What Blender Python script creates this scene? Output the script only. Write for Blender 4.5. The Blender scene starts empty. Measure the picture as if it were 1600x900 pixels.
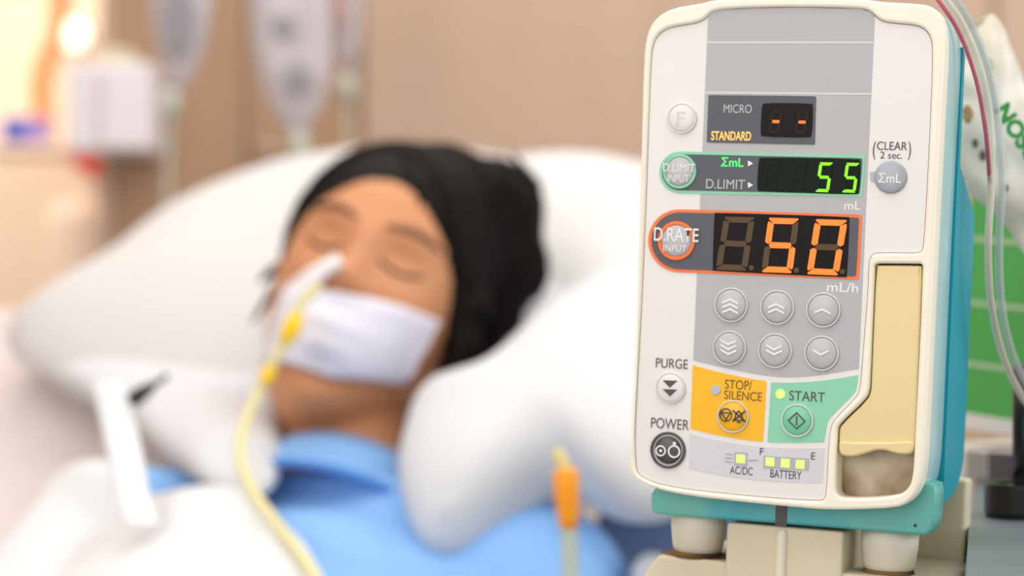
import bpy, bmesh, math, random
from mathutils import Vector, Matrix, noise
from mathutils.bvhtree import BVHTree
random.seed(7)
S = bpy.context.scene
C = S.collection
V = Vector

# ------------------------------------------------------------------ camera, world, light, exposure
FPX = 3400.0                      # focal length in pixels of a 1600 px wide frame
CAMZ = 1.2
cd = bpy.data.cameras.new('camera'); cam = bpy.data.objects.new('camera', cd); C.objects.link(cam)
cam.location = (0, 0, CAMZ); cam.rotation_euler = (math.pi/2, 0, 0)
cd.sensor_width = 36; cd.lens = FPX/1600*36; cd.clip_start = .05; cd.clip_end = 50
cd.dof.use_dof = True; cd.dof.focus_distance = .985; cd.dof.aperture_fstop = 4.3; cd.dof.aperture_blades = 0
S.camera = cam
S.view_settings.view_transform = 'Standard'; S.view_settings.look = 'None'
S.view_settings.exposure = 0.16; S.view_settings.gamma = 1.0; S.view_settings.use_curve_mapping = False
w = bpy.data.worlds.new('world'); S.world = w; w.use_nodes = True
w.node_tree.nodes['Background'].inputs[0].default_value = (1, .985, .97, 1)
w.node_tree.nodes['Background'].inputs[1].default_value = .80

def area(name, loc, target, sx, sy, power, col):
    l = bpy.data.lights.new(name, 'AREA'); l.shape = 'RECTANGLE'; l.size = sx; l.size_y = sy
    l.energy = power; l.color = col
    o = bpy.data.objects.new(name, l); C.objects.link(o); o.location = loc
    o.rotation_euler = (V(target)-V(loc)).to_track_quat('-Z', 'Y').to_euler()
    return o
area('ceiling_light_ward', (-.3, .7, 2.62), (-.3, 1.0, 0), 2.4, 1.4, 23, (1, .985, .965))
area('back_wall_fill', (.2, 2.3, 2.62), (.2, 2.75, .8), 1.8, .5, 16, (1, .985, .965))  # unseen fill lamp, added to brighten the back wall
area('right_side_fill', (2.2, .9, 1.7), (.2, 1.1, 1.1), 1.2, 1.4, 14, (1, .99, .98))  # added fill from the right for the pump's teal side, no real window
area('front_left_fill', (-1.7, -1.2, 2.0), (0, 1.4, 1.1), 1.8, 1.6, 24, (1, .985, .97))  # out-of-frame fill added to lift pump front and bedding, not an actual window
area('corridor_light', (-1.15, 3.35, 2.4), (-1.15, 4.2, 1.2), 1.0, .5, 14, (1, .87, .72))

# ------------------------------------------------------------------ helpers
def lin(c):
    c = c/255.0
    return c/12.92 if c <= .04045 else ((c+.055)/1.055)**2.4
def rgb(r, g, b): return (lin(r), lin(g), lin(b), 1)

def pm(name, col, rough=.5, spec=.5, metal=0, bump=0, bscale=80, vary=.04, vscale=6, stretch=None,
       emit=0, emit_col=None, alpha=1, trans=0, sss=0, col2=None, ior=1.45):
    """procedural principled material: noise colour variation and noise bump"""
    m = bpy.data.materials.new(name); m.use_nodes = True
    nt = m.node_tree; b = nt.nodes['Principled BSDF']
    tc = nt.nodes.new('ShaderNodeTexCoord')
    src = tc.outputs['Object']
    if stretch:
        mp = nt.nodes.new('ShaderNodeMapping'); mp.inputs['Scale'].default_value = stretch
        nt.links.new(src, mp.inputs[0]); src = mp.outputs[0]
    n = nt.nodes.new('ShaderNodeTexNoise'); n.inputs['Scale'].default_value = vscale; n.inputs['Detail'].default_value = 3
    nt.links.new(src, n.inputs['Vector'])
    cr = nt.nodes.new('ShaderNodeValToRGB')
    c2 = rgb(*col2) if col2 else tuple(max(0, x*(1-vary)) for x in rgb(*col)[:3])+(1,)
    cr.color_ramp.elements[0].color = c2; cr.color_ramp.elements[0].position = .35
    cr.color_ramp.elements[1].color = rgb(*col); cr.color_ramp.elements[1].position = .6
    nt.links.new(n.outputs[0], cr.inputs[0]); nt.links.new(cr.outputs[0], b.inputs['Base Color'])
    b.inputs['Roughness'].default_value = rough; b.inputs['Metallic'].default_value = metal
    b.inputs['Specular IOR Level'].default_value = spec; b.inputs['IOR'].default_value = ior
    b.inputs['Alpha'].default_value = alpha; b.inputs['Transmission Weight'].default_value = trans
    if sss:
        b.inputs['Subsurface Weight'].default_value = sss; b.inputs['Subsurface Radius'].default_value = (.012, .005, .003)
        b.inputs['Subsurface Scale'].default_value = .5
    if emit:
        b.inputs['Emission Color'].default_value = rgb(*(emit_col or col)); b.inputs['Emission Strength'].default_value = emit
    if bump:
        n2 = nt.nodes.new('ShaderNodeTexNoise'); n2.inputs['Scale'].default_value = bscale; n2.inputs['Detail'].default_value = 4
        nt.links.new(src, n2.inputs['Vector'])
        bp = nt.nodes.new('ShaderNodeBump'); bp.inputs['Strength'].default_value = bump; bp.inputs['Distance'].default_value = .002
        nt.links.new(n2.outputs[0], bp.inputs['Height']); nt.links.new(bp.outputs[0], b.inputs['Normal'])
    return m

def tag(o, label, cat, group=None):
    o['label'] = label; o['category'] = cat
    if group: o['group'] = group
    return o
def empty(name, loc=(0, 0, 0), mat=None):
    o = bpy.data.objects.new(name, None); C.objects.link(o); o.empty_display_size = .05
    if mat is not None: o.matrix_world = mat
    else: o.location = loc
    return o
def link(name, me, m, parent=None, smooth=False):
    if m is not None:
        me.materials.clear(); me.materials.append(m)
    o = bpy.data.objects.new(name, me); C.objects.link(o)
    if parent is not None: o.parent = parent
    if smooth:
        for p in me.polygons: p.use_smooth = True
    return o
def link_bm(name, bm, m, parent=None, smooth=False):
    bmesh.ops.recalc_face_normals(bm, faces=bm.faces)
    me = bpy.data.meshes.new(name); bm.to_mesh(me); bm.free()
    return link(name, me, m, parent, smooth)
def evaluated(o):
    dg = bpy.context.evaluated_depsgraph_get(); dg.update()
    return bpy.data.meshes.new_from_object(o.evaluated_get(dg))
def drop(o):
    d = o.data; bpy.data.objects.remove(o)
    if isinstance(d, bpy.types.Mesh): bpy.data.meshes.remove(d)
    elif isinstance(d, bpy.types.Curve): bpy.data.curves.remove(d)
def area2(p): return sum(p[i][0]*p[(i+1) % len(p)][1]-p[(i+1) % len(p)][0]*p[i][1] for i in range(len(p)))/2
def chaikin(p, n=2, closed=True):
    for _ in range(n):
        q = []
        m = len(p)
        rng = range(m) if closed else range(m-1)
        if not closed: q.append(p[0])
        for i in rng:
            a, b = p[i], p[(i+1) % m]
            q.append(tuple(.75*x+.25*y for x, y in zip(a, b))); q.append(tuple(.25*x+.75*y for x, y in zip(a, b)))
        if not closed: q.append(p[-1])
        p = q
    return p
def plate(name, loops, z0, z1, m, parent=None, bev=0, smooth=False, res=3):
    """flat solid between z0 and z1 from outer loop + holes (xy), with rounded rims"""
    cu = bpy.data.curves.new(name, 'CURVE'); cu.dimensions = '2D'; cu.fill_mode = 'BOTH'
    for k, lp in enumerate(loops):
        if (area2(lp) > 0) != (k == 0): lp = lp[::-1]
        sp = cu.splines.new('POLY'); sp.points.add(len(lp)-1)
        for q, (x, y) in zip(sp.points, lp): q.co = (x, y, 0, 1)
        sp.use_cyclic_u = True
    cu.extrude = max((z1-z0)/2-bev, 1e-6); cu.bevel_depth = bev; cu.bevel_resolution = res; cu.offset = -bev
    t = bpy.data.objects.new('t', cu); C.objects.link(t)
    me = evaluated(t); drop(t)
    me.transform(Matrix.Translation((0, 0, (z0+z1)/2)))
    return link(name, me, m, parent, smooth)
def tube_bm(bm, pts, r, seg=10, cap=True, radii=None):
    pts = [V(p) for p in pts]; rings = []; N = len(pts)
    ref = None
    for i, p in enumerate(pts):
        d = (pts[min(i+1, N-1)]-pts[max(i-1, 0)]).normalized()
        if ref is None: ref = d.orthogonal().normalized()
        ref = (ref-d*ref.dot(d)).normalized(); b = d.cross(ref)
        rr = radii[i] if radii else r
        rings.append([bm.verts.new(p+(ref*math.cos(a)+b*math.sin(a))*rr) for a in [2*math.pi*k/seg for k in range(seg)]])
    for a, b in zip(rings, rings[1:]):
        for k in range(seg): bm.faces.new((a[k], a[(k+1) % seg], b[(k+1) % seg], b[k]))
    if cap: bm.faces.new(rings[0][::-1]); bm.faces.new(rings[-1])
    return bm
def spline(pts, n=6):
    """Catmull-Rom through points"""
    pts = [V(p) for p in pts]; out = []
    for i in range(len(pts)-1):
        p0, p1, p2, p3 = pts[max(i-1, 0)], pts[i], pts[i+1], pts[min(i+2, len(pts)-1)]
        for k in range(n):
            t = k/n
            out.append(.5*((2*p1)+(p2-p0)*t+(2*p0-5*p1+4*p2-p3)*t*t+(3*p1-p0-3*p2+p3)*t**3))
    out.append(pts[-1]); return out
def lathe_bm(bm, prof, seg=40, mat=None):
    """profile [(r, h)] turned about local z (then mat)"""
    mat = mat or Matrix.Identity(4); rings = []
    for r, h in prof:
        if r < 1e-7: rings.append([bm.verts.new(mat@V((0, 0, h)))])
        else: rings.append([bm.verts.new(mat@V((r*math.cos(2*math.pi*k/seg), r*math.sin(2*math.pi*k/seg), h))) for k in range(seg)])
    for a, b in zip(rings, rings[1:]):
        for k in range(seg):
            k2 = (k+1) % seg
            if len(a) == 1 and len(b) == 1: continue
            if len(a) == 1: bm.faces.new((a[0], b[k2], b[k]))
            elif len(b) == 1: bm.faces.new((a[k], a[k2], b[0]))
            else: bm.faces.new((a[k], a[k2], b[k2], b[k]))
    return bm
def box_bm(bm, lo, hi, mat=None, bev=0):
    r = bmesh.ops.create_cube(bm, size=1)
    vs = r['verts']; lo = V(lo); hi = V(hi)
    for v in vs: v.co = V(((lo.x+hi.x)/2+v.co.x*(hi.x-lo.x), (lo.y+hi.y)/2+v.co.y*(hi.y-lo.y), (lo.z+hi.z)/2+v.co.z*(hi.z-lo.z)))
    if bev:
        es = list({e for v in vs for e in v.link_edges})
        g = bmesh.ops.bevel(bm, geom=es, offset=bev, segments=3, affect='EDGES', profile=.5)
        vs = list({v for f in g['faces'] for v in f.verts} | {v for v in vs if v.is_valid})
    if mat is not None:
        for v in vs: v.co = mat@v.co
    return bm
def prism_bm(bm, poly, fn0, fn1):
    """closed solid: polygon mapped by fn0 and by fn1"""
    a = [bm.verts.new(fn0(p)) for p in poly]; b = [bm.verts.new(fn1(p)) for p in poly]; n = len(poly)
    for i in range(n): bm.faces.new((a[i], a[(i+1) % n], b[(i+1) % n], b[i]))
    bm.faces.new(a[::-1]); bm.faces.new(b)
    return bm
def at(px, py, d):
    """the point at distance d in front of the camera seen at photo pixel px, py"""
    return V(((px-800)/FPX*d, d, CAMZ-(py-450)/FPX*d))
def remeshed(bm, voxel, smooth=3, fac=.5):
    me = bpy.data.meshes.new('t'); bm.to_mesh(me); bm.free()
    t = bpy.data.objects.new('t', me); C.objects.link(t)
    md = t.modifiers.new('r', 'REMESH'); md.mode = 'VOXEL'; md.voxel_size = voxel
    if smooth:
        s = t.modifiers.new('s', 'SMOOTH'); s.iterations = smooth; s.factor = fac
    out = evaluated(t); drop(t)
    for p in out.polygons: p.use_smooth = True
    return out
def blob_bm(bm, c, radii, axes=None, seg=32, ring=20):
    """ellipsoid"""
    r = bmesh.ops.create_uvsphere(bm, u_segments=seg, v_segments=ring, radius=1)
    A = Matrix([list(a) for a in axes]).transposed() if axes else Matrix.Identity(3)
    for v in r['verts']: v.co = V(c)+A@V((v.co.x*radii[0], v.co.y*radii[1], v.co.z*radii[2]))
def capsule_bm(bm, a, b, ra, rb, n=8):
    a = V(a); b = V(b)
    for i in range(n+1):
        t = i/n; rr = ra+(rb-ra)*t
        blob_bm(bm, a.lerp(b, t), (rr, rr, rr), seg=20, ring=12)

# ------------------------------------------------------------------ materials
M = {}
def mk(k, *a, **kw): M[k] = pm(k, *a, **kw)
mk('wall_tan', (188, 164, 143), rough=.75, vary=.05, vscale=3, bump=.05)
mk('wall_brown', (166, 132, 103), rough=.6, vary=.1, vscale=2, stretch=(6, 6, .6))
mk('wall_light', (184, 158, 136), rough=.6, vary=.06, vscale=2, stretch=(6, 6, .6))
mk('peach', (250, 232, 212), rough=.8)
mk('floor', (170, 160, 150), rough=.4)
mk('ceiling', (235, 232, 228), rough=.9)
mk('cream', (250, 243, 224), rough=.35, vary=.03, bump=.03, bscale=400)
mk('cream_stand', (220, 210, 180), rough=.5, vary=.1, vscale=14, bump=.05, bscale=300)
mk('cream_foot', (228, 222, 204), rough=.45, vary=.05)
mk('stain', (130, 98, 50), rough=.8, col2=(70, 48, 24), vscale=60)
mk('side_shell', (172, 212, 216), rough=.22, spec=.6, vary=.05)
mk('teal', (0, 154, 174), rough=.4, spec=.3, vary=.06)
mk('tray_teal', (104, 184, 172), rough=.3, col2=(64, 168, 180), vscale=22)
mk('membrane', (234, 231, 228), rough=.32, vary=.01)
mk('seam', (150, 110, 80), rough=.8)
mk('grey_print', (180, 181, 183), rough=.35, vary=.02)
mk('light_print', (214, 214, 212), rough=.35, vary=.02)
mk('pale_print', (214, 214, 218), rough=.35, vary=.02)
mk('dark_print', (94, 95, 102), rough=.4, spec=.25, vary=.03)
mk('black_window', (24, 20, 19), rough=.35, spec=.12, vary=.2)
mk('green_window', (14, 22, 16), rough=.35, spec=.12, vary=.2)
mk('orange_print', (246, 118, 44), rough=.35, vary=.02)
mk('mint_print', (138, 212, 174), rough=.35, vary=.02)
mk('yellow_print', (252, 188, 0), rough=.35, vary=.02)
mk('ink', (84, 80, 82), rough=.5)
mk('ink_dark', (62, 62, 64), rough=.5)
mk('ink_brown', (120, 88, 20), rough=.5)
mk('white_ink', (240, 240, 240), rough=.4, vary=.01)
mk('soft_ink', (196, 196, 196), rough=.4, vary=.01)
mk('grey_button', (188, 189, 191), rough=.22, vary=.02)
mk('white_button', (233, 229, 226), rough=.25, vary=.01)
mk('silver_button', (170, 174, 182), rough=.22, vary=.03)
mk('yellow_button', (250, 184, 6), rough=.25)
mk('mint_button', (120, 204, 164), rough=.25)
mk('dark_button', (74, 74, 76), rough=.25)
mk('seg_orange', (255, 100, 30), emit=1.0, emit_col=(255, 112, 36))
mk('seg_red', (255, 90, 20), emit=1.3, emit_col=(255, 96, 26))
mk('seg_green', (110, 235, 10), emit=1.0, emit_col=(120, 240, 6))
mk('seg_off', (92, 74, 52), rough=.4, spec=.2)
mk('seg_off_dark', (46, 36, 28), rough=.4, spec=.12)
mk('seg_off_green', (16, 32, 17), rough=.4, spec=.12)
mk('lit_amber', (255, 190, 100), emit=.8, emit_col=(255, 180, 80))
mk('lit_green', (70, 230, 110), emit=.8, emit_col=(70, 240, 110))
mk('led_green', (190, 240, 110), emit=.75, emit_col=(186, 242, 104))
mk('led_off', (186, 192, 204), rough=.2)
mk('latch', (234, 214, 156), rough=.32, vary=.03, vscale=12)
mk('recess', (204, 192, 168), rough=.6, col2=(120, 96, 64), vscale=30)
mk('clear_tube', (226, 226, 206), rough=.08, spec=.8, alpha=.46, vary=.02)
mk('blue_tube', (206, 214, 212), rough=.08, spec=.8, alpha=.46, vary=.02)
mk('pink_tube', (196, 96, 116), rough=.15, vary=.05, alpha=.85)
mk('steel', (128, 138, 146), rough=.42, metal=.35, vary=.12, vscale=24, bump=.05)
mk('black_plastic', (24, 26, 27), rough=.3)
mk('carton_green', (86, 172, 88), rough=.4, vary=.08, vscale=10)
mk('carton_line', (186, 204, 170), rough=.4)
mk('carton_white', (224, 220, 214), rough=.45)
mk('bag_plastic', (240, 237, 228), rough=.2, spec=.7, alpha=.88, col2=(206, 196, 166), vscale=16, bump=.5, bscale=40)
mk('bag_text', (30, 150, 66), rough=.4)
mk('bag_stain', (160, 136, 90), rough=.5)
mk('bag_mark', (92, 82, 72), rough=.5)
mk('equipment', (150, 146, 140), rough=.5, col2=(196, 170, 150), vscale=14)
mk('linen', (216, 214, 213), rough=.9, vary=.015, bump=.08, bscale=900)
mk('linen_cool', (215, 216, 219), rough=.9, vary=.015, bump=.08, bscale=900)
mk('linen_pink', (226, 214, 210), rough=.9, vary=.03, vscale=18)
mk('blanket', (230, 231, 233), rough=.9, vary=.015, bump=.08, bscale=900)
mk('mattress_blue', (70, 98, 142), rough=.6, vary=.1)
mk('bed_frame', (206, 206, 204), rough=.4)
mk('skin', (205, 143, 102), rough=.5, vary=.06, vscale=14, sss=.12, spec=.35)
mk('brow', (112, 76, 56), rough=.8)
mk('lash', (40, 26, 22), rough=.8)
mk('hair', (18, 13, 11), rough=.6, vary=.4, vscale=40, spec=.14, stretch=(1, 1, .25))
mk('gown', (136, 184, 240), rough=.9, vary=.08, vscale=9, bump=.1, bscale=600)
mk('gown_dark', (76, 134, 208), rough=.9, vary=.06)
mk('gauze', (232, 230, 242), rough=.9, vary=.05, vscale=30, bump=.2, bscale=500)
mk('tape', (244, 240, 244), rough=.7, bump=.1)
mk('ng_tube', (240, 230, 172), rough=.2, alpha=.82)
mk('ng_yellow', (246, 204, 30), rough=.35)
mk('orange_plastic', (252, 158, 26), rough=.35)
mk('pale_yellow', (238, 214, 140), rough=.4)
mk('milky_tube', (206, 214, 200), rough=.15, alpha=.75)
mk('iv_bag', (206, 200, 206), rough=.12, spec=.7, alpha=.62, vary=.05)
mk('iv_label', (150, 146, 152), rough=.5, alpha=.85)
mk('iv_pink', (206, 170, 160), rough=.5, alpha=.8)
mk('box_white', (228, 222, 226), rough=.45, vary=.02)
mk('box_paper', (214, 208, 180), rough=.7)
mk('lamp_glow', (255, 244, 224), emit=2.2)
mk('cabinet', (252, 228, 206), rough=.6)
mk('blue_plastic', (40, 74, 190), rough=.35)
mk('lilac', (168, 146, 222), rough=.4)
mk('orange_hose', (244, 130, 30), rough=.4)
mk('red_plastic', (244, 44, 20), rough=.4)

# ------------------------------------------------------------------ the room
def structure(name, bm, m):
    o = link_bm(name, bm, m); o['kind'] = 'structure'; return o
XE = at(163, 0, 3.0).x            # where the ward's back wall ends at the corridor
structure('floor', box_bm(bmesh.new(), (-3, -2.5, -.1), (2.5, 4.6, 0)), M['floor'])
structure('ceiling', box_bm(bmesh.new(), (-3, -2.5, 2.7), (2.5, 4.6, 2.8)), M['ceiling'])
xs = [XE, at(384, 0, 3).x, at(565, 0, 3).x, at(1555, 0, 3).x, 2.5]
structure('wall_back', box_bm(bmesh.new(), (XE, 3.012, 0), (2.5, 3.12, 2.7)), M['wall_tan'])
mats = ['wall_brown', 'wall_brown', 'wall_light', 'wall_tan']
for i in range(4):
    b = box_bm(bmesh.new(), (xs[i]+.004, 3.0, .1), (xs[i+1]-.004, 3.012, 2.6), bev=.003)
    structure('trim_%d' % (i+1), b, M[mats[i]])
structure('wall_corridor', box_bm(bmesh.new(), (-3, 4.2, 0), (XE+.6, 4.3, 2.7)), M['peach'])
structure('wall_left', box_bm(bmesh.new(), (-3.1, -2.5, 0), (-3, 4.6, 2.7)), M['wall_tan'])
structure('trim_5', box_bm(bmesh.new(), (XE-.004, 2.985, 0), (XE+.014, 3.14, 2.7), bev=.004), M['wall_light'])

# ------------------------------------------------------------------ infusion pump
U = V((8600, -3400, -384)).normalized()
Wv = V((.0435, 0, 1)); Wv = (Wv-U*Wv.dot(U)).normalized()
Nn = U.cross(Wv)
PO = at(1225, 400, 1.0)
PM = Matrix([[U.x, Wv.x, Nn.x, PO.x], [U.y, Wv.y, Nn.y, PO.y], [U.z, Wv.z, Nn.z, PO.z], [0, 0, 0, 1]])
CAM = V((0, 0, CAMZ))
def F(px, py, z=0.0):
    """face coordinates of the pump (metres) measured off the photograph, on the layer z"""
    r = at(px, py, 1)-CAM
    k = ((PO+Nn*z)-CAM).dot(Nn)/r.dot(Nn)
    q = CAM+r*k-PO
    return (q.dot(U), q.dot(Wv))
def FL(pts, z=0.0): return [F(x, y, z) for x, y in pts]
def lerp2(a, b, t): return (a[0]+(b[0]-a[0])*t, a[1]+(b[1]-a[1])*t)

pump = empty('infusion_pump', mat=PM)
tag(pump, 'white and teal infusion pump with glowing orange 50 and green 55 readouts', 'infusion pump')

outer = chaikin([(985, 735), (985.5, 715), (988, 660), (993, 560), (999, 400), (1004, 200), (1006.5, 110), (1009, 68), (1017, 40), (1034, 22), (1058, 12), (1085, 8),
    (1100, 5), (1118, .5), (1150, -2), (1235, -4), (1340, -2), (1362, 1), (1385, 4), (1430, 6), (1454, 9), (1468, 20), (1475, 45), (1476, 80),
    (1472, 150), (1460, 375), (1447, 673), (1443, 735), (1435, 768), (1418, 787), (1398, 794), (1300, 797), (1240, 792), (1150, 783), (1080, 775), (1030, 765), (1003, 753), (990, 745)], 2)
panel = chaikin([(994, 728), (992, 690), (993, 640), (998, 560), (1004, 450), (1010, 300), (1015, 150), (1018, 82), (1024, 60), (1036, 48), (1050, 42), (1075, 38), (1092, 35),
    (1104, 28), (1112, 19), (1125, 15), (1180, 12), (1250, 11), (1345, 13), (1360, 17), (1368, 25), (1378, 33), (1395, 36), (1432, 39), (1447, 46), (1456, 60), (1458, 82),
    (1456, 150), (1450, 280), (1444, 385), (1440, 394), (1430, 396), (1372, 395), (1363, 398), (1358, 408), (1357, 453), (1350, 540), (1345, 606), (1340, 620),
    (1304, 656), (1298, 670), (1295, 700), (1292, 772), (1288, 781), (1278, 783), (1200, 778), (1080, 766), (1030, 757), (1005, 747), (996, 738)], 2)
recess = chaikin([(1367.5, 412), (1380, 411.5), (1430, 412), (1442.5, 412), (1442, 425), (1438.5, 526), (1430, 690), (1427, 748), (1418, 766), (1402, 774), (1360, 778), (1319, 778), (1307, 772),
    (1307, 750), (1309, 673), (1312, 662), (1354, 623), (1359, 609), (1360, 595), (1367, 425)], 2)
Lo, Lp, Lr = FL(outer), FL(panel), FL(recess)
plate('front_bezel', [Lo, Lp, Lr], -.013, .0016, M['cream'], pump, bev=.0014, smooth=True, res=4)
def shrink(lp, d):
    cx = sum(p[0] for p in lp)/len(lp); cy = sum(p[1] for p in lp)/len(lp); out = []
    n = len(lp); s = 1 if area2(lp) > 0 else -1
    for i in range(n):
        a, b = lp[i-1], lp[(i+1) % n]; tx, ty = b[0]-a[0], b[1]-a[1]; l = math.hypot(tx, ty) or 1
        out.append((lp[i][0]-s*ty/l*d, lp[i][1]+s*tx/l*d))
    return out
plate('panel_seam', [Lp], -.012, -.0006, M['seam'], pump)
plate('front_panel', [shrink(Lp, .0003)], -.002, 0, M['membrane'], pump)
side = plate('side_shell', [shrink(Lo, .0004)], -.046, -.012, M['side_shell'], pump, bev=.002, smooth=True)

# teal rear case, deep below a sloping shoulder
xl, xr = F(1003, 300)[0]+.0015, F(1471, 150)[0]+.0006
yt = F(1472, 55)[1]
prof = [(-.0455, yt), (-.0515, yt-.003), (-.0515, .0465), (-.095, .026), (-.0975, .020), (-.0975, -.085), (-.0965, -.093), (-.092, -.100), (-.083, -.106), (-.068, -.110), (-.0455, -.112)]
bm = bmesh.new()
prism_bm(bm, prof, lambda p: V((xl, p[1], p[0])), lambda p: V((xr, p[1], p[0])))
es = [e for e in bm.edges if e.calc_face_angle(0) > .3]
bmesh.ops.bevel(bm, geom=es, offset=.0016, segments=3, affect='EDGES')
link_bm('rear_case', bm, M['teal'], pump)
# drip tray under the pump
zt = -.012
tr = FL([(1017, 772), (1017, 797), (1020, 802), (1030, 804), (1220, 819), (1400, 833), (1436, 836), (1447, 836), (1455, 829), (1460, 808), (1462, 775), (1460, 758), (1400, 740), (1100, 735), (1030, 752)], zt)
tray = plate('drip_tray', [tr], -.034, zt, M['tray_teal'], pump, bev=.0014, smooth=True)
bm = bmesh.new(); a = F(1212, 800, zt); b_ = F(1229, 824, zt)
box_bm(bm, (a[0], b_[1], zt-.002), (b_[0], a[1]+.004, zt+.0003)); link_bm('tray_notch', bm, M['dark_button'], tray)
bm = bmesh.new(); p = F(1430, 821, zt); lathe_bm(bm, [(0, .0006), (.0007, .0004), (.0009, -.001)], 12, Matrix.Translation((p[0], p[1], zt))); link_bm('tray_screw', bm, M['ink_dark'], tray)
# two cup feet
for (px, y0, y1, r, z) in ((1093, 798, 862, .0135, -.030), (1391, 828, 890, .0135, -.030)):
    p0 = F(px, y0, z); p1 = F(px, y1, z)
    bm = bmesh.new()
    Mx = Matrix.Translation((p0[0], p0[1], z))@Matrix.Rotation(math.pi/2, 4, 'X')
    h = p0[1]-p1[1]
    lathe_bm(bm, [(0, -.003), (r, -.003), (r*.98, h*.4), (r*.9, h*.85), (r*.84, h*.97), (r*.78, h), (0, h)], 40, Mx)
    ft = link_bm('foot', bm, M['cream_foot'], pump, True)
    bm = bmesh.new(); lathe_bm(bm, [(0, h-.0002), (r*.86, h-.0002), (r*.9, h+.0012), (0, h+.0012)], 40, Mx)
    link_bm('foot_pad', bm, M['stain'], ft)

# latch in its recess
plate('latch_recess', [shrink(Lr, -.0012)], -.0128, -.0112, M['recess'], pump)
lat = chaikin([(1369, 415), (1375, 414.5), (1436, 415), (1441, 416), (1437, 526), (1430, 690), (1428.5, 706), (1418, 711), (1400, 709), (1385, 704), (1370, 703), (1352, 709), (1335, 714), (1318, 713), (1311, 707), (1311, 690), (1311.5, 673),
    (1314, 664), (1356, 624), (1361, 610), (1361.5, 595)], 1)
lt = plate('latch', [FL(lat)], -.0095, .0004, M['latch'], pump, bev=.0012, smooth=True)
lip = chaikin([(1312, 688), (1330, 691), (1400, 691), (1429, 688), (1428, 706), (1418, 710), (1400, 708), (1385, 703), (1370, 702), (1352, 708), (1335, 713), (1318, 712), (1312, 706)], 1)
plate('latch_lip', [FL(lip)], -.001, .0016, M['latch'], lt, bev=.0009, smooth=True)

# printed panels
def band(pts, n=3): return chaikin(pts, n, closed=False)
gl = [(1106.6, 24), (1112, 19), (1125, 15.6), (1180, 12.8), (1250, 11.8), (1345, 13.8), (1360, 18), (1367, 25)]
gb = band([(1341.6, 576), (1284.4, 586), (1240, 590), (1208, 588.5), (1169, 582.5), (1115.5, 571), (1083.4, 562.7)], 2)
plate('label_panel', [FL(gl+gb)], -.0004, .0002, M['grey_print'], pump)
for ya, yb in ((66.5, 66.8), (144.6, 147.2)):
    x0, x1 = 1105-(ya-66)*.043, 1365.3-(ya-66)*.045
    plate('panel_line', [FL([(x0, ya-1.6), (x1, yb-1.6), (x1, yb+1.4), (x0, ya+1.4)])], 0, .0003, M['light_print'], pump)
key_y = plate('stop_panel', [FL(band([(1082.4, 570.3), (1110, 578), (1138.7, 584.8), (1170, 591.2), (1196, 595)], 1)+[(1198, 598), (1192.4, 688)]+band([(1191, 690.3), (1160, 687), (1130, 681.6), (1104, 676.5), (1078.6, 670)], 1))], -.0004, .0002, M['yellow_print'], pump)
key_g = plate('start_panel', [FL(band([(1204.8, 597.4), (1240, 598), (1275, 596), (1310, 591.5), (1340.6, 586)], 1)+band([(1341, 588), (1338.6, 606), (1335, 615), (1300, 649), (1294, 657), (1292, 664), (1288.4, 688), (1287, 690.6)], 1)+band([(1280, 690.9), (1245.7, 692), (1201, 691.2)], 1)+[(1199.4, 689)])], -.0004, .0002, M['mint_print'], pump)
plate('status_panel', [FL(band([(1077.5, 677.3), (1104, 684), (1130, 689.7), (1188, 698.4), (1240, 700.6), (1289, 700.4)], 1)+[(1284.7, 754)]+band([(1240, 753.8), (1173, 749.5), (1120, 741.5), (1076.6, 732.2)], 1))], -.0004, .0002, M['pale_print'], pump)

def txt(name, s, x0, x1, y0, y1, m, parent, z=.0005, slope=None, bold=0.0):
    """lettering whose capitals fill the given box of the face"""
    cu = bpy.data.curves.new('t', 'FONT'); cu.body = s; cu.size = 1; cu.extrude = 0; cu.offset = bold
    t = bpy.data.objects.new('t', cu); C.objects.link(t); me = evaluated(t); drop(t)
    xa = min(v.co.x for v in me.vertices); xb = max(v.co.x for v in me.vertices)
    ya = min(v.co.y for v in me.vertices); yb = max(v.co.y for v in me.vertices)
    ym = (y0+y1)/2; A = F(x0, ym); B_ = F(x1, ym); wdt = B_[0]-A[0]
    cx, cy = F((x0+x1)/2, ym); hgt = F((x0+x1)/2, y0)[1]-F((x0+x1)/2, y1)[1]
    for v in me.vertices:
        v.co = V((cx-wdt/2+(v.co.x-xa)/(xb-xa)*wdt, cy-hgt/2+(v.co.y-ya)/(yb-ya)*hgt, z))
    return link(name, me, m, parent)

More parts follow.
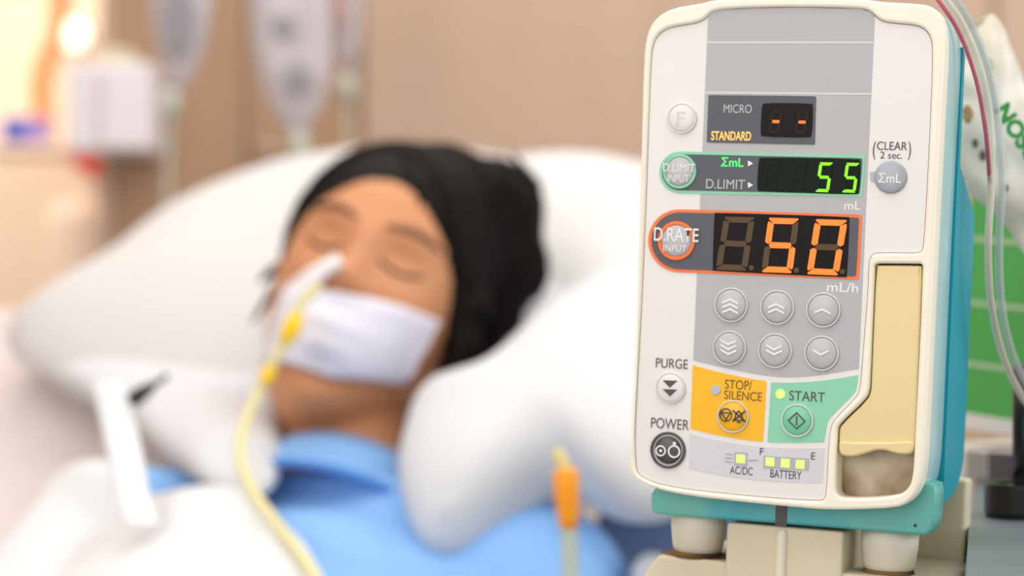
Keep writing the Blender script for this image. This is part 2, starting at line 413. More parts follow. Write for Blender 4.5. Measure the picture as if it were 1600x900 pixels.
def quad_map(TL, TR, BR, BL):
    a, b, c, d = F(*TL), F(*TR), F(*BR), F(*BL)
    return lambda u, v: lerp2(lerp2(d, c, u), lerp2(a, b, u), v)      # v = 1 at the top
SEGS = {'a': ((0, 1), (1, 1)), 'g': ((0, .5), (1, .5)), 'd': ((0, 0), (1, 0)), 'f': ((0, .5), (0, 1)), 'b': ((1, .5), (1, 1)), 'e': ((0, 0), (0, .5)), 'c': ((1, 0), (1, .5))}
DIG = {'8': 'abcdefg', '5': 'afgcd', '0': 'abcdef', '-': 'g', ' ': ''}
def digit(corners, ch, on, off, parent, z, th=.2, asp=.55, only=None):
    q = quad_map(*corners)
    for lit in (0, 1):
        bm = bmesh.new(); k = 0
        for s, ((x0, y0), (x1, y1)) in SEGS.items():
            if (s in DIG[ch]) != bool(lit): continue
            hx, hy = th/2, th*asp/2
            fx = lambda x: hx+x*(1-2*hx)
            fy = lambda y: hy+y*(1-2*hy)
            X0, Y0, X1, Y1 = fx(x0), fy(y0), fx(x1), fy(y1)
            g = .022
            if y0 == y1:
                p = [(X0+g, Y0), (X0+hx*.9, Y0+hy), (X1-hx*.9, Y0+hy), (X1-g, Y0), (X1-hx*.9, Y0-hy), (X0+hx*.9, Y0-hy)]
                if s == 'a': p = [(X0-hx*.6, Y0+hy), (X1+hx*.6, Y0+hy), (X1+hx*.9, Y0+hy*.6), (X1-hx*.9, Y0-hy), (X0+hx*.9, Y0-hy), (X0-hx*.9, Y0+hy*.6)]
                if s == 'd': p = [(X0-hx*.6, Y0-hy), (X1+hx*.6, Y0-hy), (X1+hx*.9, Y0-hy*.6), (X1-hx*.9, Y0+hy), (X0+hx*.9, Y0+hy), (X0-hx*.9, Y0-hy*.6)]
            else:
                p = [(X0, Y0+g*.6), (X0+hx, Y0+hy*.9), (X0+hx, Y1-hy*.9), (X0, Y1-g*.6), (X0-hx, Y1-hy*.9), (X0-hx, Y0+hy*.9)]
                if y1 == 1: p[3] = (X0-hx*.75 if x0 == 0 else X0+hx*.75, Y1-hy*.1)
                if y0 == 0: p[0] = (X0-hx*.75 if x0 == 0 else X0+hx*.75, Y0+hy*.1)
            cx = sum(a[0] for a in p)/6; cy = sum(a[1] for a in p)/6
            pp = [(cx+(a-cx)*.97, cy+(b-cy)*.97) for a, b in p]
            prism_bm(bm, pp, lambda t: V((*q(*t), z)), lambda t: V((*q(*t), z+.00025))); k += 1
        if k: link_bm('digit' if lit else 'unlit_segments', bm, on if lit else off, parent)
        else: bm.free()

def ring_loop(c, r, n=48): return [(c[0]+r*math.cos(2*math.pi*k/n), c[1]+r*math.sin(2*math.pi*k/n)) for k in range(n)]
PXM = 1/3330.0
def button(name, px, py, r, m, z=.0004, dome=.0016, ring=None, ring_m=None, label=None):
    c = F(px, py); R = r*PXM; bm = bmesh.new()
    pr = [(R, 0), (R, dome*.25), (R*.93, dome*.5)]+[(R*.93*math.cos(t), dome*.5+dome*.5*math.sin(t)) for t in [math.pi/2*k/8 for k in range(1, 8)]]+[(0, dome)]
    lathe_bm(bm, pr, 48, Matrix.Translation((c[0], c[1], z)))
    b = link_bm(name, bm, m, pump, True)
    if label: b['label'] = label
    if ring: plate('button_ring', [ring_loop(c, ring[1]*PXM), ring_loop(c, ring[0]*PXM)], z-.0003, z+.0009, ring_m, b, bev=.0003, smooth=True)
    return b
def capsule_outline(L, R, yt0, yt1, yb0, yb1, inset=0, n=20):
    """left end round (extreme x = L), right end square with small corners; top from yt0 to yt1"""
    yc = (yt0+yb0)/2; r = (yb0-yt0)/2; cx = L+r
    left = [(cx-r*math.sin(a)*1.0, yc-r*math.cos(a)) for a in [math.pi*k/n for k in range(n+1)]]      # top -> left -> bottom
    right = chaikin([(R-20, yb1-.6), (R-4.0, yb1), (R-1, yb1-3), (R+3, yt1+3), (R+2, yt1), (R-16, yt1-.6)], 1, closed=False)
    return FL(left+right)

# --- MICRO / STANDARD window
md = plate('mode_display', [FL(chaikin([(1107.4, 149), (1112, 148.6), (1270, 150.4), (1275.5, 151), (1275.3, 156), (1273.6, 221), (1273.2, 226), (1268, 226), (1110, 222.8), (1104.6, 222.4), (1104.7, 217), (1107.2, 154)], 1))], 0, .0005, M['dark_print'], pump)
mw = plate('display_window', [FL(chaikin([(1191, 165), (1195, 161), (1267, 161.6), (1271.4, 165), (1269.2, 212), (1265, 215.6), (1192, 213.8), (1188.4, 210)], 1))], .0004, .0007, M['black_window'], md)
digit(((1207, 172), (1225, 172.3), (1219, 208.5), (1201, 208)), '-', M['seg_red'], M['seg_off_dark'], md, .0007, th=.26, asp=.5)
digit(((1248, 172.8), (1266, 173.2), (1260, 209.4), (1242, 209)), '-', M['seg_red'], M['seg_off_dark'], md, .0007, th=.26, asp=.5)
txt('lettering', 'MICRO', 1131.3, 1175.2, 163.4, 176.8, M['soft_ink'], md, .0007)
txt('lettering', 'STANDARD', 1111.9, 1174, 205.4, 219.6, M['lit_amber'], md, .0007, bold=.012)

# --- total and limit volume window
vd = plate('volume_display', [capsule_outline(1030.5, 1349, 236.5, 243, 302, 308)], 0, .0004, M['mint_print'], pump)
vd['label'] = 'dark readout bar with mint green rim showing 55'
inner = plate('display_bar', [capsule_outline(1035, 1345, 241, 247.4, 297.4, 303.6)], .0003, .0006, M['dark_print'], vd)
plate('display_window', [FL(chaikin([(1185.9, 249), (1190, 245.9), (1341, 248.6), (1345.6, 252), (1343, 301), (1338.6, 304.2), (1187, 299.2), (1183.3, 296)], 1))], .0005, .0008, M['green_window'], vd)
for k, ch in enumerate('  55'):
    x = [1198.5, 1240.5, 1281.5, 1323][k]; dy = (x-1281)*.0195
    digit(((x, 253.8+dy), (x+21, 254.2+dy), (x+14.2, 300.6+dy), (x-7, 299.8+dy)), ch, M['seg_green'], M['seg_off_green'], vd, .0008, th=.22, asp=.46)
txt('lettering', '\u03a3mL', 1127.7, 1162.5, 246.2, 260.6, M['lit_green'], vd, .0008, bold=.014)
txt('lettering', 'D.LIMIT', 1103.9, 1164.7, 280.6, 295.4, M['soft_ink'], vd, .0008)
for cy in (255.6, 289.4): plate('pointer_mark', [FL([(1169.4, cy-4.6), (1177.4, cy), (1169.4, cy+4.6)])], .0005, .0008, M['white_ink'], vd)
b = button('limit_button', 1063, 268.2, 23, M['grey_button'], z=.0006, ring=(22.6, 27), ring_m=M['mint_print'])
txt('lettering', 'D.LIMIT', 1038.4, 1088.6, 256.4, 268.6, M['white_ink'], b, .0024)
txt('lettering', 'INPUT', 1045.5, 1079, 273.8, 284.6, M['white_ink'], b, .0024)
txt('unit_lettering', 'mL', 1319.7, 1345, 314.6, 327.6, M['white_ink'], pump, .0003, bold=.008)

# --- delivery rate window
rd = plate('rate_display', [capsule_outline(1013, 1344, 327, 335.4, 425.4, 437)], 0, .0004, M['orange_print'], pump)
rd['label'] = 'dark readout bar with orange rim showing 50'
plate('display_bar', [capsule_outline(1018.4, 1339.4, 332, 340.2, 420.6, 432)], .0003, .0006, M['dark_print'], rd)
plate('display_window', [FL(chaikin([(1116.8, 334), (1119, 332.2), (1326, 338.8), (1328.4, 341), (1324, 431.6), (1321.6, 433.6), (1116, 423.6), (1113.9, 421.4)], 1))], .0005, .0008, M['black_window'], rd)
digit(((1132.5, 338.5), (1180.8, 339.6), (1168, 423.6), (1118.6, 421.4)), ' ', M['seg_orange'], M['seg_off'], rd, .0008, th=.2, asp=.55)
digit(((1201.5, 340.2), (1250, 341.4), (1238.6, 427), (1190.2, 425.2)), '5', M['seg_orange'], M['seg_off'], rd, .0008, th=.2, asp=.55)
digit(((1274.4, 342.4), (1325.4, 344), (1310.8, 430.6), (1260.8, 428.4)), '0', M['seg_orange'], M['seg_off'], rd, .0008, th=.2, asp=.55)
for px, py in ((1174.8, 418.6), (1245.2, 422.4), (1317, 424.6)):
    plate('decimal_point', [ring_loop(F(px, py), 4*PXM, 20)], .0007, .001, M['seg_off'], rd)
b = button('rate_button', 1057.8, 376.3, 25, M['grey_button'], z=.0006, ring=(24.6, 30.5), ring_m=M['orange_print'])
txt('lettering', 'D.RATE', 1024.3, 1093.7, 356.4, 377.6, M['white_ink'], b, .0024, bold=.006)
txt('lettering', 'INPUT', 1039, 1075, 383.6, 393.4, M['white_ink'], b, .0024)
txt('unit_lettering', 'mL/h', 1292.4, 1341.3, 441.6, 456.4, M['white_ink'], pump, .0003, bold=.008)

# --- buttons on white: F, clear, purge, power
b = button('function_button', 1065.9, 185, 22, M['white_button'], ring=(21.6, 24), ring_m=M['white_button'])
txt('lettering', 'F', 1059, 1073, 175, 196, M['light_print'], b, .0021)
b = button('clear_button', 1392, 277, 24.5, M['silver_button'])
txt('lettering', '\u03a3mL', 1374, 1409.5, 271, 286, M['white_ink'], b, .0021, bold=.01)
plate('button_tab', [FL([(1359.5, 269), (1372, 268), (1372, 284.5), (1361, 283)])], .0002, .0006, M['silver_button'], b)
txt('lettering', 'CLEAR', 1370.5, 1417.5, 221.4, 234.6, M['ink'], b, .0003)
txt('lettering', '2 sec.', 1375.6, 1410, 237, 248, M['ink'], b, .0003)
txt('lettering', '(', 1364, 1368.4, 220.6, 249.6, M['ink'], b, .0003)
txt('lettering', ')', 1419, 1423.4, 221, 250, M['ink'], b, .0003)
b = button('purge_button', 1048.6, 606.5, 23, M['white_button'], ring=(22.6, 24), ring_m=M['white_button'])
bm = bmesh.new()
for (a0, a1, y0, y1) in ((1037.4, 1060.2, 594.2, 606), (1037.4, 1060.2, 608, 619.4)):
    pts = FL([(a0, y0-.3), (a1, y0+.5), ((a0+a1)/2, y1)])
    prism_bm(bm, pts, lambda t: V((t[0], t[1], .0017)), lambda t: V((t[0], t[1], .0021)))
link_bm('button_mark', bm, M['dark_button'], b)
txt('lettering', 'PURGE', 1025, 1075, 560.4, 575.4, M['ink'], b, .0003)
b = button('power_button', 1044.3, 703.2, 21.5, M['dark_button'], ring=(24.6, 28.6), ring_m=M['dark_button'], label='dark round power button with ring symbol')
for (px, py, r0, r1) in ((1034.2, 704, 6.4, 8.6), (1055.2, 705.2, 7.6, 10)):
    c = F(px, py); plate('button_mark', [ring_loop(c, r1*PXM), ring_loop(c, r0*PXM)], .0016, .00215, M['white_ink'], b)
for (px, py, r1) in ((1034.2, 704, 2.4), (1055.6, 692.6, 2.6)):
    plate('button_mark', [ring_loop(F(px, py), r1*PXM, 16)], .0016, .0021, M['white_ink'], b)
txt('lettering', 'POWER', 1017.3, 1076.6, 654, 670.4, M['ink'], b, .0003)

# --- six arrow buttons
def chevrons(b, px, py, n, up, slope=.058):
    bm = bmesh.new(); s = 1 if up else -1
    for k in range(n):
        off = (k-(n-1)/2)*7.6
        cy = py+off+(1.5 if up else -1.5)
        w_, h_, t_ = 12.5, 6.2, 3.0
        pts = [(-w_, h_/2*s), (0, -h_/2*s), (w_, h_/2*s), (w_, h_/2*s+t_), (0, -h_/2*s+t_*1.15), (-w_, h_/2*s+t_)]
        pts = FL([(px+x, cy+y-t_/2+x*slope) for x, y in pts])
        zz = .00265
        a_ = [bm.verts.new((x, y, zz)) for x, y in pts]
        bm.faces.new((a_[0], a_[1], a_[4], a_[5])); bm.faces.new((a_[1], a_[2], a_[3], a_[4]))
    link_bm('arrow_mark', bm, M['white_ink'], b)
for (px, py, n, up) in ((1143.1, 476.6, 3, 1), (1215.1, 480.5, 2, 1), (1287.1, 484.6, 1, 1), (1140.4, 543.7, 3, 0), (1211.6, 548, 2, 0), (1284.4, 552, 1, 0)):
    b = button('arrow_button', px, py, 24, M['grey_button'], ring=(24.2, 26.8), ring_m=M['light_print'], dome=.0019)
    b['label'] = 'grey button with %s %s chevron%s' % (('one', 'two', 'three')[n-1], 'up' if up else 'down', '' if n == 1 else 's')
    chevrons(b, px, py, n, up)

# --- stop and start
b = button('stop_button', 1146, 650.6, 23, M['yellow_button'], ring=(22.6, 25.2), ring_m=M['light_print'])
c = F(1135.8, 648); plate('button_mark', [ring_loop(c, 10.4*PXM), ring_loop(c, 8.8*PXM)], .0016, .0023, M['ink_dark'], b)
tri = [(1127.6, 643.4), (1144.4, 644.4), (1136, 657)]; tri2 = [(1130.6, 645.2), (1141.4, 645.9), (1136, 653.8)]
plate('button_mark', [FL(tri), FL(tri2)], .0016, .0023, M['ink_dark'], b)
bm = bmesh.new()
def stroke(bm, pts, wpx, z=.0023):
    for (a, c_) in zip(pts, pts[1:]):
        A = V(F(*a)); B_ = V(F(*c_)); d = (B_-A).normalized()*wpx/2*PXM; n_ = V((-d.y, d.x))
        prism_bm(bm, [A-d*.5+n_, B_+d*.5+n_, B_+d*.5-n_, A-d*.5-n_], lambda t: V((t[0], t[1], z-.0006)), lambda t: V((t[0], t[1], z)))
stroke(bm, [(1148, 656), (1150.5, 653), (1151.5, 646), (1156, 642), (1160.5, 646.4), (1161.6, 653.4), (1164.6, 657), (1148, 656)], 1.8)
stroke(bm, [(1147, 641), (1166, 658.6)], 2); stroke(bm, [(1166, 642), (1147, 658)], 2); stroke(bm, [(1154, 659.4), (1158, 659.6)], 2)
link_bm('bell_mark', bm, M['ink_dark'], b)
txt('lettering', 'STOP/', 1133, 1174.9, 594, 608.6, M['ink_brown'], key_y, .0004)
txt('lettering', 'SILENCE', 1131.5, 1190.8, 611.4, 625.2, M['ink_brown'], key_y, .0004)
plate('indicator_light', [ring_loop(F(1119, 609.2), 7.6*PXM)], 0, .0007, M['led_off'], key_y, bev=.0002)
b = button('start_button', 1246.2, 657, 23, M['mint_button'], ring=(22.6, 25.4), ring_m=M['light_print'])
dm = [(1246.6, 643.4), (1260.6, 658), (1246.2, 670.8), (1232.2, 656.4)]
dm2 = [(1246.5, 646), (1258, 658), (1246.2, 668.4), (1234.8, 656.5)]
plate('button_mark', [FL(dm), FL(dm2)], .0016, .0023, M['ink'], b)
bm = bmesh.new(); stroke(bm, [(1246.5, 650.5), (1246.3, 664)], 2); link_bm('button_mark', bm, M['ink'], b)
txt('lettering', 'START', 1233.5, 1289, 611.6, 627, M['ink'], key_g, .0004)
plate('indicator_light', [ring_loop(F(1219.7, 615.7), 7.2*PXM)], 0, .0007, M['led_green'], key_g, bev=.0002)

# --- power status lights
def sq(px, py, h, sl=.07): return FL([(px-h, py-h-h*sl), (px+h, py-h+h*sl), (px+h-.6, py+h+h*sl), (px-h-.6, py+h-h*sl)])
g = plate('mains_indicator', [sq(1158, 717.2, 10.5)], .0001, .0004, M['grey_print'], pump)
plate('indicator_light', [sq(1158, 717, 6.6)], .0003, .0006, M['led_green'], g)
bm = bmesh.new()
for dy in (-6, 0, 6): stroke(bm, [(1133.5, 715+dy), (1144.5, 715.6+dy)], 1.6, .0005)
stroke(bm, [(1170, 719), (1184, 718.6)], 2, .0005)
link_bm('cable_mark', bm, M['grey_print'], g)
txt('lettering', 'AC/DC', 1140.8, 1176.4, 729.2, 741.4, M['ink'], g, .0004)
g = plate('battery_indicator', [FL([(1193.4, 711.6), (1265, 716.6), (1263.6, 735), (1192.6, 731.4)])], .0001, .0004, M['grey_print'], pump)
for px, py in ((1203.8, 721.4), (1227.7, 723.6), (1250.9, 725.6)): plate('indicator_light', [sq(px, py, 6.6)], .0003, .0006, M['led_green'], g)
txt('lettering', 'BATTERY', 1203.8, 1252.4, 735, 747.6, M['ink'], g, .0004)
txt('lettering', 'F', 1187.6, 1193.4, 700, 710.6, M['ink'], g, .0004)
txt('lettering', 'E', 1267.6, 1274, 706.8, 718, M['ink'], g, .0004)

# ------------------------------------------------------------------ stand that carries the pump
stand = empty('pump_stand', mat=PM)
tag(stand, 'cream plastic stand block with column and stained top under the pump', 'stand')
def pbox(name, p0, p1, zf, zb, m, parent, bev=.002):
    a = F(p0[0], p0[1], zf); b = F(p1[0], p1[1], zf)
    return link_bm(name, box_bm(bmesh.new(), (a[0], b[1], zb), (b[0], a[1], zf), bev=bev), m, parent)
ycol = F(1232, 818, -.014)[1]; yb0 = F(1093, 865, -.030)[1]
bs = chaikin([(-.060, yb0), (-.050, yb0+.001), (.030, yb0), (.072, yb0-.001), (.080, yb0-.006), (.082, -.40), (-.070, -.40), (-.071, yb0-.016), (-.066, yb0-.006)], 1)
y1 = F(1391, 893, -.030)[1]
base = plate('base_block', [[(-.0655, -.42), (-.0655, yb0-.012), (-.058, yb0-.0005), (-.024, yb0-.0005), (-.024, y1-.0005), (.078, y1-.0005), (.078, -.42)]], -.098, -.012, M['cream_stand'], stand, bev=.0015, smooth=False)
a = F(1141, 818, -.016); b = F(1322, 832, -.016)
col = link_bm('column', box_bm(bmesh.new(), (a[0], -.43, -.07), (b[0], -.1255, -.010), bev=.0015), M['cream_stand'], stand)
rx = F(1222, 840, -.010)[0]
link_bm('ridge', lathe_bm(bmesh.new(), [(0, 0), (.0022, 0), (.0026, .003), (.0026, .29), (0, .29)], 20, Matrix.Translation((rx, -.1265, -.010))@Matrix.Rotation(math.pi/2, 4, 'X')), M['cream_foot'], col, True)
pa = F(1405, 742, -.10); pb = F(1512, 742, -.10)
link_bm('rear_post', box_bm(bmesh.new(), (pa[0], -.43, -.116), (pb[0], pa[1], -.10), bev=.002), M['cream_stand'], stand)
bm = bmesh.new(); c = (F(1093, 860, -.03)[0], yb0-.0004, -.03)
lathe_bm(bm, [(0, 0), (.0175, 0), (.0185, -.0003), (0, -.0003)], 32, Matrix.Translation(c)@Matrix.Rotation(-math.pi/2, 4, 'X')); link_bm('rust_stain', bm, M['stain'], base)
wz = PM@V((0, -.42, -.045))
pole = bmesh.new(); tube_bm(pole, [(wz.x, wz.y, .012), (wz.x, wz.y, wz.z+.01)], .016, 20)
o = link_bm('pole', pole, M['steel'], None, True); o.parent = stand; o.matrix_parent_inverse = PM.inverted()
pf = bmesh.new(); lathe_bm(pf, [(0, 0), (.1, 0), (.1, .012), (.03, .03), (0, .03)], 32, Matrix.Translation((wz.x, wz.y, .001)))
o = link_bm('pole_foot', pf, M['bed_frame'], None, True); o.parent = stand; o.matrix_parent_inverse = PM.inverted()

# ------------------------------------------------------------------ steel shelf, clamp, carton, bag at the right
SZ = 1.082
def onshelf(px, py, z=SZ):
    d = (CAMZ-z)*FPX/(py-450); return V(((px-800)/FPX*d, d, z))
q = [onshelf(1524, 741), onshelf(1514, 820), onshelf(1508, 905), onshelf(1506, 1000), V((.60, onshelf(1506, 1000).y, SZ)), V((.60, onshelf(1524, 741).y, SZ))]
bm = bmesh.new(); prism_bm(bm, q, lambda p: V(p), lambda p: V(p)-V((0, 0, .022)))
bmesh.ops.bevel(bm, geom=bm.edges[:], offset=.002, segments=2, affect='EDGES')
shelf = empty('steel_shelf', (.45, 1.0, 0)); tag(shelf, 'scratched blue grey steel shelf right of the pump', 'shelf')
def keep(o, parent):
    o.parent = parent; o.matrix_parent_inverse = parent.matrix_basis.inverted(); return o
keep(link_bm('shelf_top', bm, M['steel']), shelf)
for x, y in ((.5, .82), (.5, 1.28)):
    keep(link_bm('shelf_leg', tube_bm(bmesh.new(), [(x, y, 0), (x, y, SZ-.021)], .012, 14), M['steel'], None, True), shelf)

clamp = empty('pole_clamp', onshelf(1592, 812)); tag(clamp, 'black ring clamp with upright black rod on steel shelf', 'clamp')
cc = onshelf(1592, 808)
bm = bmesh.new(); ro, ri, h = .0170, .0125, .0175
lathe_bm(bm, [(ri, .0005), (ro, .0005), (ro+.0006, .003), (ro+.0006, h-.002), (ro, h), (ri, h), (ri, .0005)], 40, Matrix.Translation(cc))
keep(link_bm('clamp_ring', bm, M['black_plastic'], None, False), clamp)
bm = bmesh.new(); tube_bm(bm, [cc+V((.003, 0, .0004)), cc+V((.003, 0, .078))], .0062, 20)
keep(link_bm('rod', bm, M['black_plastic'], None, True), clamp)
bm = bmesh.new(); lathe_bm(bm, [(.0064, 0), (.0118, 0), (.0118, .010), (.0064, .010), (.0064, 0)], 32, Matrix.Translation(cc+V((.003, 0, .006))))
keep(link_bm('bushing', bm, M['equipment'], None, True), clamp)

dC = 1.34
CX0 = at(1485, 0, dC).x
ez = SZ+.020
CM = Matrix.Translation((CX0, dC, 0))@Matrix.Rotation(math.radians(-48), 4, 'Z')
eq = empty('equipment_case', (CX0, dC, SZ)); tag(eq, 'low grey equipment case under the green carton', 'case')
def casebox(name, lo, hi, m, bev, parent, mm=CM):
    return keep(link_bm(name, box_bm(bmesh.new(), lo, hi, mm, bev), M[m]), parent)
casebox('case_body', (-.02, 0, SZ+.0006), (.15, .08, ez), 'carton_white', .002, eq)
for x0, x1, m in ((.012, .026, 'equipment'), (.028, .05, 'ink'), (.09, .12, 'equipment')):
    casebox('case_panel', (x0, -.0012, SZ+.002), (x1, .001, ez-.001), m, .0004, eq)
cart = empty('carton', (CX0, dC, ez)); tag(cart, 'green carton with pale stripes and white rim behind the pump', 'carton')
KM = Matrix.Translation((0, 0, ez+.0125))@CM@Matrix.Rotation(math.radians(5), 4, 'Y')
def cartbox(name, x0, x1, z0, z1, y0, y1, m, bev=.001):
    casebox(name, (x0, y0, z0), (x1, y1, z1), m, bev, cart, KM)
cartbox('carton_body', 0, .14, 0, .20, .004, .05, 'carton_green')
cartbox('white_rim', -.0004, .1404, 0, .0095, .0034, .0506, 'carton_white', .0004)
for zz in (.0385, .076, .115): cartbox('stripe', -.0003, .1403, zz, zz+.0026, .0035, .0505, 'carton_line', .0002)

dB = 1.14
bo = chaikin([(1470, 80), (1500, 70), (1528, 32), (1543, 20), (1560, 26), (1580, 70), (1606, 140), (1660, 260), (1690, 460), (1640, 455), (1604, 405), (1572, 350), (1527, 312), (1490, 280), (1470, 200)], 2)
def pillow_mesh(outline, fn, thick, nr=14, amp=0, nscale=20, seed=0, power=2.4, back=1.0):
    """puffed bag from a star shaped outline; fn maps (x, y, h) to space"""
    cx = sum(p[0] for p in outline)/len(outline); cy = sum(p[1] for p in outline)/len(outline); n = len(outline)
    bm = bmesh.new(); sides = []
    rim = None
    for s in (1, -back):
        rings = []
        for k in range(1, nr+1):
            r = math.sin(math.pi/2*k/nr)
            if k == nr and rim is not None: rings.append(rim); continue
            ring = []
            for (x, y) in outline:
                X, Y = cx+(x-cx)*r, cy+(y-cy)*r
                h = thick*math.sqrt(max(0, 1-r**power))*s
                p = fn(X, Y, h)
                if amp and k < nr: p = p+(fn(X, Y, h+1e-3*s)-p).normalized()*amp*noise.noise(p*nscale+V((seed, seed*2, 0)))
                ring.append(bm.verts.new(p))
            rings.append(ring)
            if k == nr: rim = ring
        c = bm.verts.new(fn(cx, cy, thick*s))
        for i in range(n): bm.faces.new((c, rings[0][i], rings[0][(i+1) % n]))
        for a, b in zip(rings, rings[1:]):
            for i in range(n): bm.faces.new((a[i], b[i], b[(i+1) % n], a[(i+1) % n]))
    return bm
bag = empty('plastic_bag', at(1570, 400, dB)); tag(bag, 'crumpled clear white plastic bag with green lettering behind the pump', 'plastic bag')
keep(link_bm('bag_film', pillow_mesh(bo, lambda x, y, h: at(x, y, dB+.02-h), .010, amp=.006, nscale=55, seed=3), M['bag_plastic'], None, True), bag)
cu = bpy.data.curves.new('t', 'FONT'); cu.body = 'NOSO'; cu.size = .0118; cu.extrude = .0002; cu.offset = .0006
t = bpy.data.objects.new('t', cu); C.objects.link(t); me = evaluated(t); drop(t)
tp = at(1553, 172, 1.108)
me.transform(Matrix.Translation(tp)@Matrix.Rotation(math.pi/2, 4, 'X')@Matrix.Rotation(math.radians(-57), 4, 'Z'))
keep(link('bag_lettering', me, M['bag_text']), bag)

for (x, y, rx_, ry_, m) in ((1524, 224, 5, 8, 'bag_mark'), (1536, 243, 6, 9, 'bag_mark'), (1572, 294, 4, 7, 'bag_mark'), (1512, 178, 9, 15, 'bag_stain'), (1548, 100, 6, 12, 'carton_line')):
    keep(link_bm('bag_print', pillow_mesh([(x+rx_*math.cos(2*math.pi*k/20)*(1+.3*math.sin(3*k)), y+ry_*math.sin(2*math.pi*k/20)) for k in range(20)], lambda a, b, h: at(a, b, 1.142-h), .0005, nr=3), M[m], None, True), bag)

# ------------------------------------------------------------------ infusion lines
def line(name, pts, r, m, label, cat='tube', seg=12):
    o = link_bm(name, tube_bm(bmesh.new(), spline(pts, 8), r, seg), m, None, True)
    return tag(o, label, cat, 'thin lines curving past the pump' )
A1 = [(1440, -60, .99), (1474, -5, 1.0), (1502, 36, 1.01), (1529, 100, 1.02), (1546, 180, 1.03), (1549, 280, 1.03), (1544, 380, 1.03), (1548, 470, 1.04), (1564, 545, 1.06), (1586, 600, 1.08), (1612, 640, 1.1), (1660, 700, 1.12)]
B1 = [(1452, -60, 1.0), (1490, -5, 1.01), (1518, 40, 1.025), (1541, 100, 1.035), (1558, 180, 1.045), (1566, 280, 1.045), (1561, 380, 1.05), (1564, 470, 1.06), (1578, 540, 1.08), (1598, 588, 1.1), (1630, 630, 1.12), (1670, 670, 1.13)]
K1 = [(1425, -60, .985), (1460, -8, .99), (1492, 38, .995), (1514, 88, 1.0), (1529, 140, 1.005), (1538, 190, 1.01), (1542.5, 228, 1.016), (1545, 262, 1.026), (1546.5, 300, 1.0345), (1544, 380, 1.035), (1548.5, 470, 1.045), (1565, 545, 1.066), (1588, 600, 1.086), (1614, 640, 1.106), (1660, 700, 1.126)]
line('infusion_line', [at(*p) for p in A1], .0019, M['clear_tube'], 'clear infusion line curving down nearest the pump side')
line('infusion_line', [at(*p) for p in B1], .0019, M['blue_tube'], 'pale bluish infusion line, outer right of the curved tubes')
line('medication_line', [at(*p) for p in K1], .00105, M['pink_tube'], 'thin pink line arching over the pump top right corner')

# ------------------------------------------------------------------ bed frame of reference
HC = at(592, 432, 1.75)                       # middle of the head
e1 = V((.35, .937, 0)).normalized(); e2 = V((e1.y, -e1.x, 0))
al = math.radians(40)
T = e1*math.cos(al)+V((0, 0, 1))*math.sin(al); N = -e1*math.sin(al)+V((0, 0, 1))*math.cos(al)
HH = .2
def B(w_, s_, h_): return HC+e2*w_+T*s_+N*(h_-HH)
def Bp(px, py, h_):
    """bed coordinates of the photo pixel on the layer h above the mattress"""
    r = at(px, py, 1)-CAM; o = B(0, 0, h_); k = (o-CAM).dot(N)/r.dot(N); q = CAM+r*k-B(0, 0, 0)
    return (q.dot(e2), q.dot(T))
BX = (e2, T, N)
bed = empty('hospital_bed', (B(0, -.5, 0).x, B(0, -.5, 0).y, 0))
tag(bed, 'hospital bed with raised back and dark blue mattress under white sheet', 'bed')
def bedbox(name, lo, hi, m, bev=.02, parent=bed):
    bm = box_bm(bmesh.new(), lo, hi, bev=bev)
    for v in bm.verts: v.co = B(*v.co)
    return keep(link_bm(name, bm, m, None, False), parent)
bedbox('mattress', (-.56, -.72, -.115), (.36, .20, -.004), M['mattress_blue'])
bedbox('back_frame', (-.54, -.72, -.145), (.34, .22, -.117), M['bed_frame'], .008)
Hg = B(0, -.72, 0)
bm = box_bm(bmesh.new(), (-.56, -1.2, -.112), (.36, 0.0, 0), bev=.02)
for v in bm.verts: v.co = Hg+e2*v.co.x+e1*v.co.y+V((0, 0, v.co.z))
keep(link_bm('mattress', bm, M['mattress_blue']), bed)
bm = box_bm(bmesh.new(), (-.54, -1.2, -.15), (.34, .7, -.118), bev=.006)
for v in bm.verts: v.co = Hg+e2*v.co.x+e1*v.co.y+V((0, 0, v.co.z))
keep(link_bm('bed_frame', bm, M['bed_frame']), bed)
for a in (-.5, .3):
    for b in (-1.1, .6):
        p = Hg+e2*a+e1*b
        keep(link_bm('leg', tube_bm(bmesh.new(), [(p.x, p.y, 0), (p.x, p.y, Hg.z-.13)], .022, 14), M['bed_frame'], None, True), bed)

sheet = bmesh.new()
nx, ny = 40, 50; gv = []
for i in range(nx+1):
    row = []
    for j in range(ny+1):
        w_ = -.563+i/nx*.725; s_ = -.70+j/ny*.88
        row.append(sheet.verts.new(B(w_, s_, .002+.004*(1+noise.noise(V((w_*9, s_*9, 2)))))))
    gv.append(row)
for i in range(nx):
    for j in range(ny): sheet.faces.new((gv[i][j], gv[i+1][j], gv[i+1][j+1], gv[i][j+1]))
o = link_bm('bed_sheet', sheet, M['linen_pink'], None, True)
md_ = o.modifiers.new('s', 'SOLIDIFY'); md_.thickness = .003; md_.offset = -1
tag(o, 'white sheet stretched over the raised mattress', 'bed sheet')

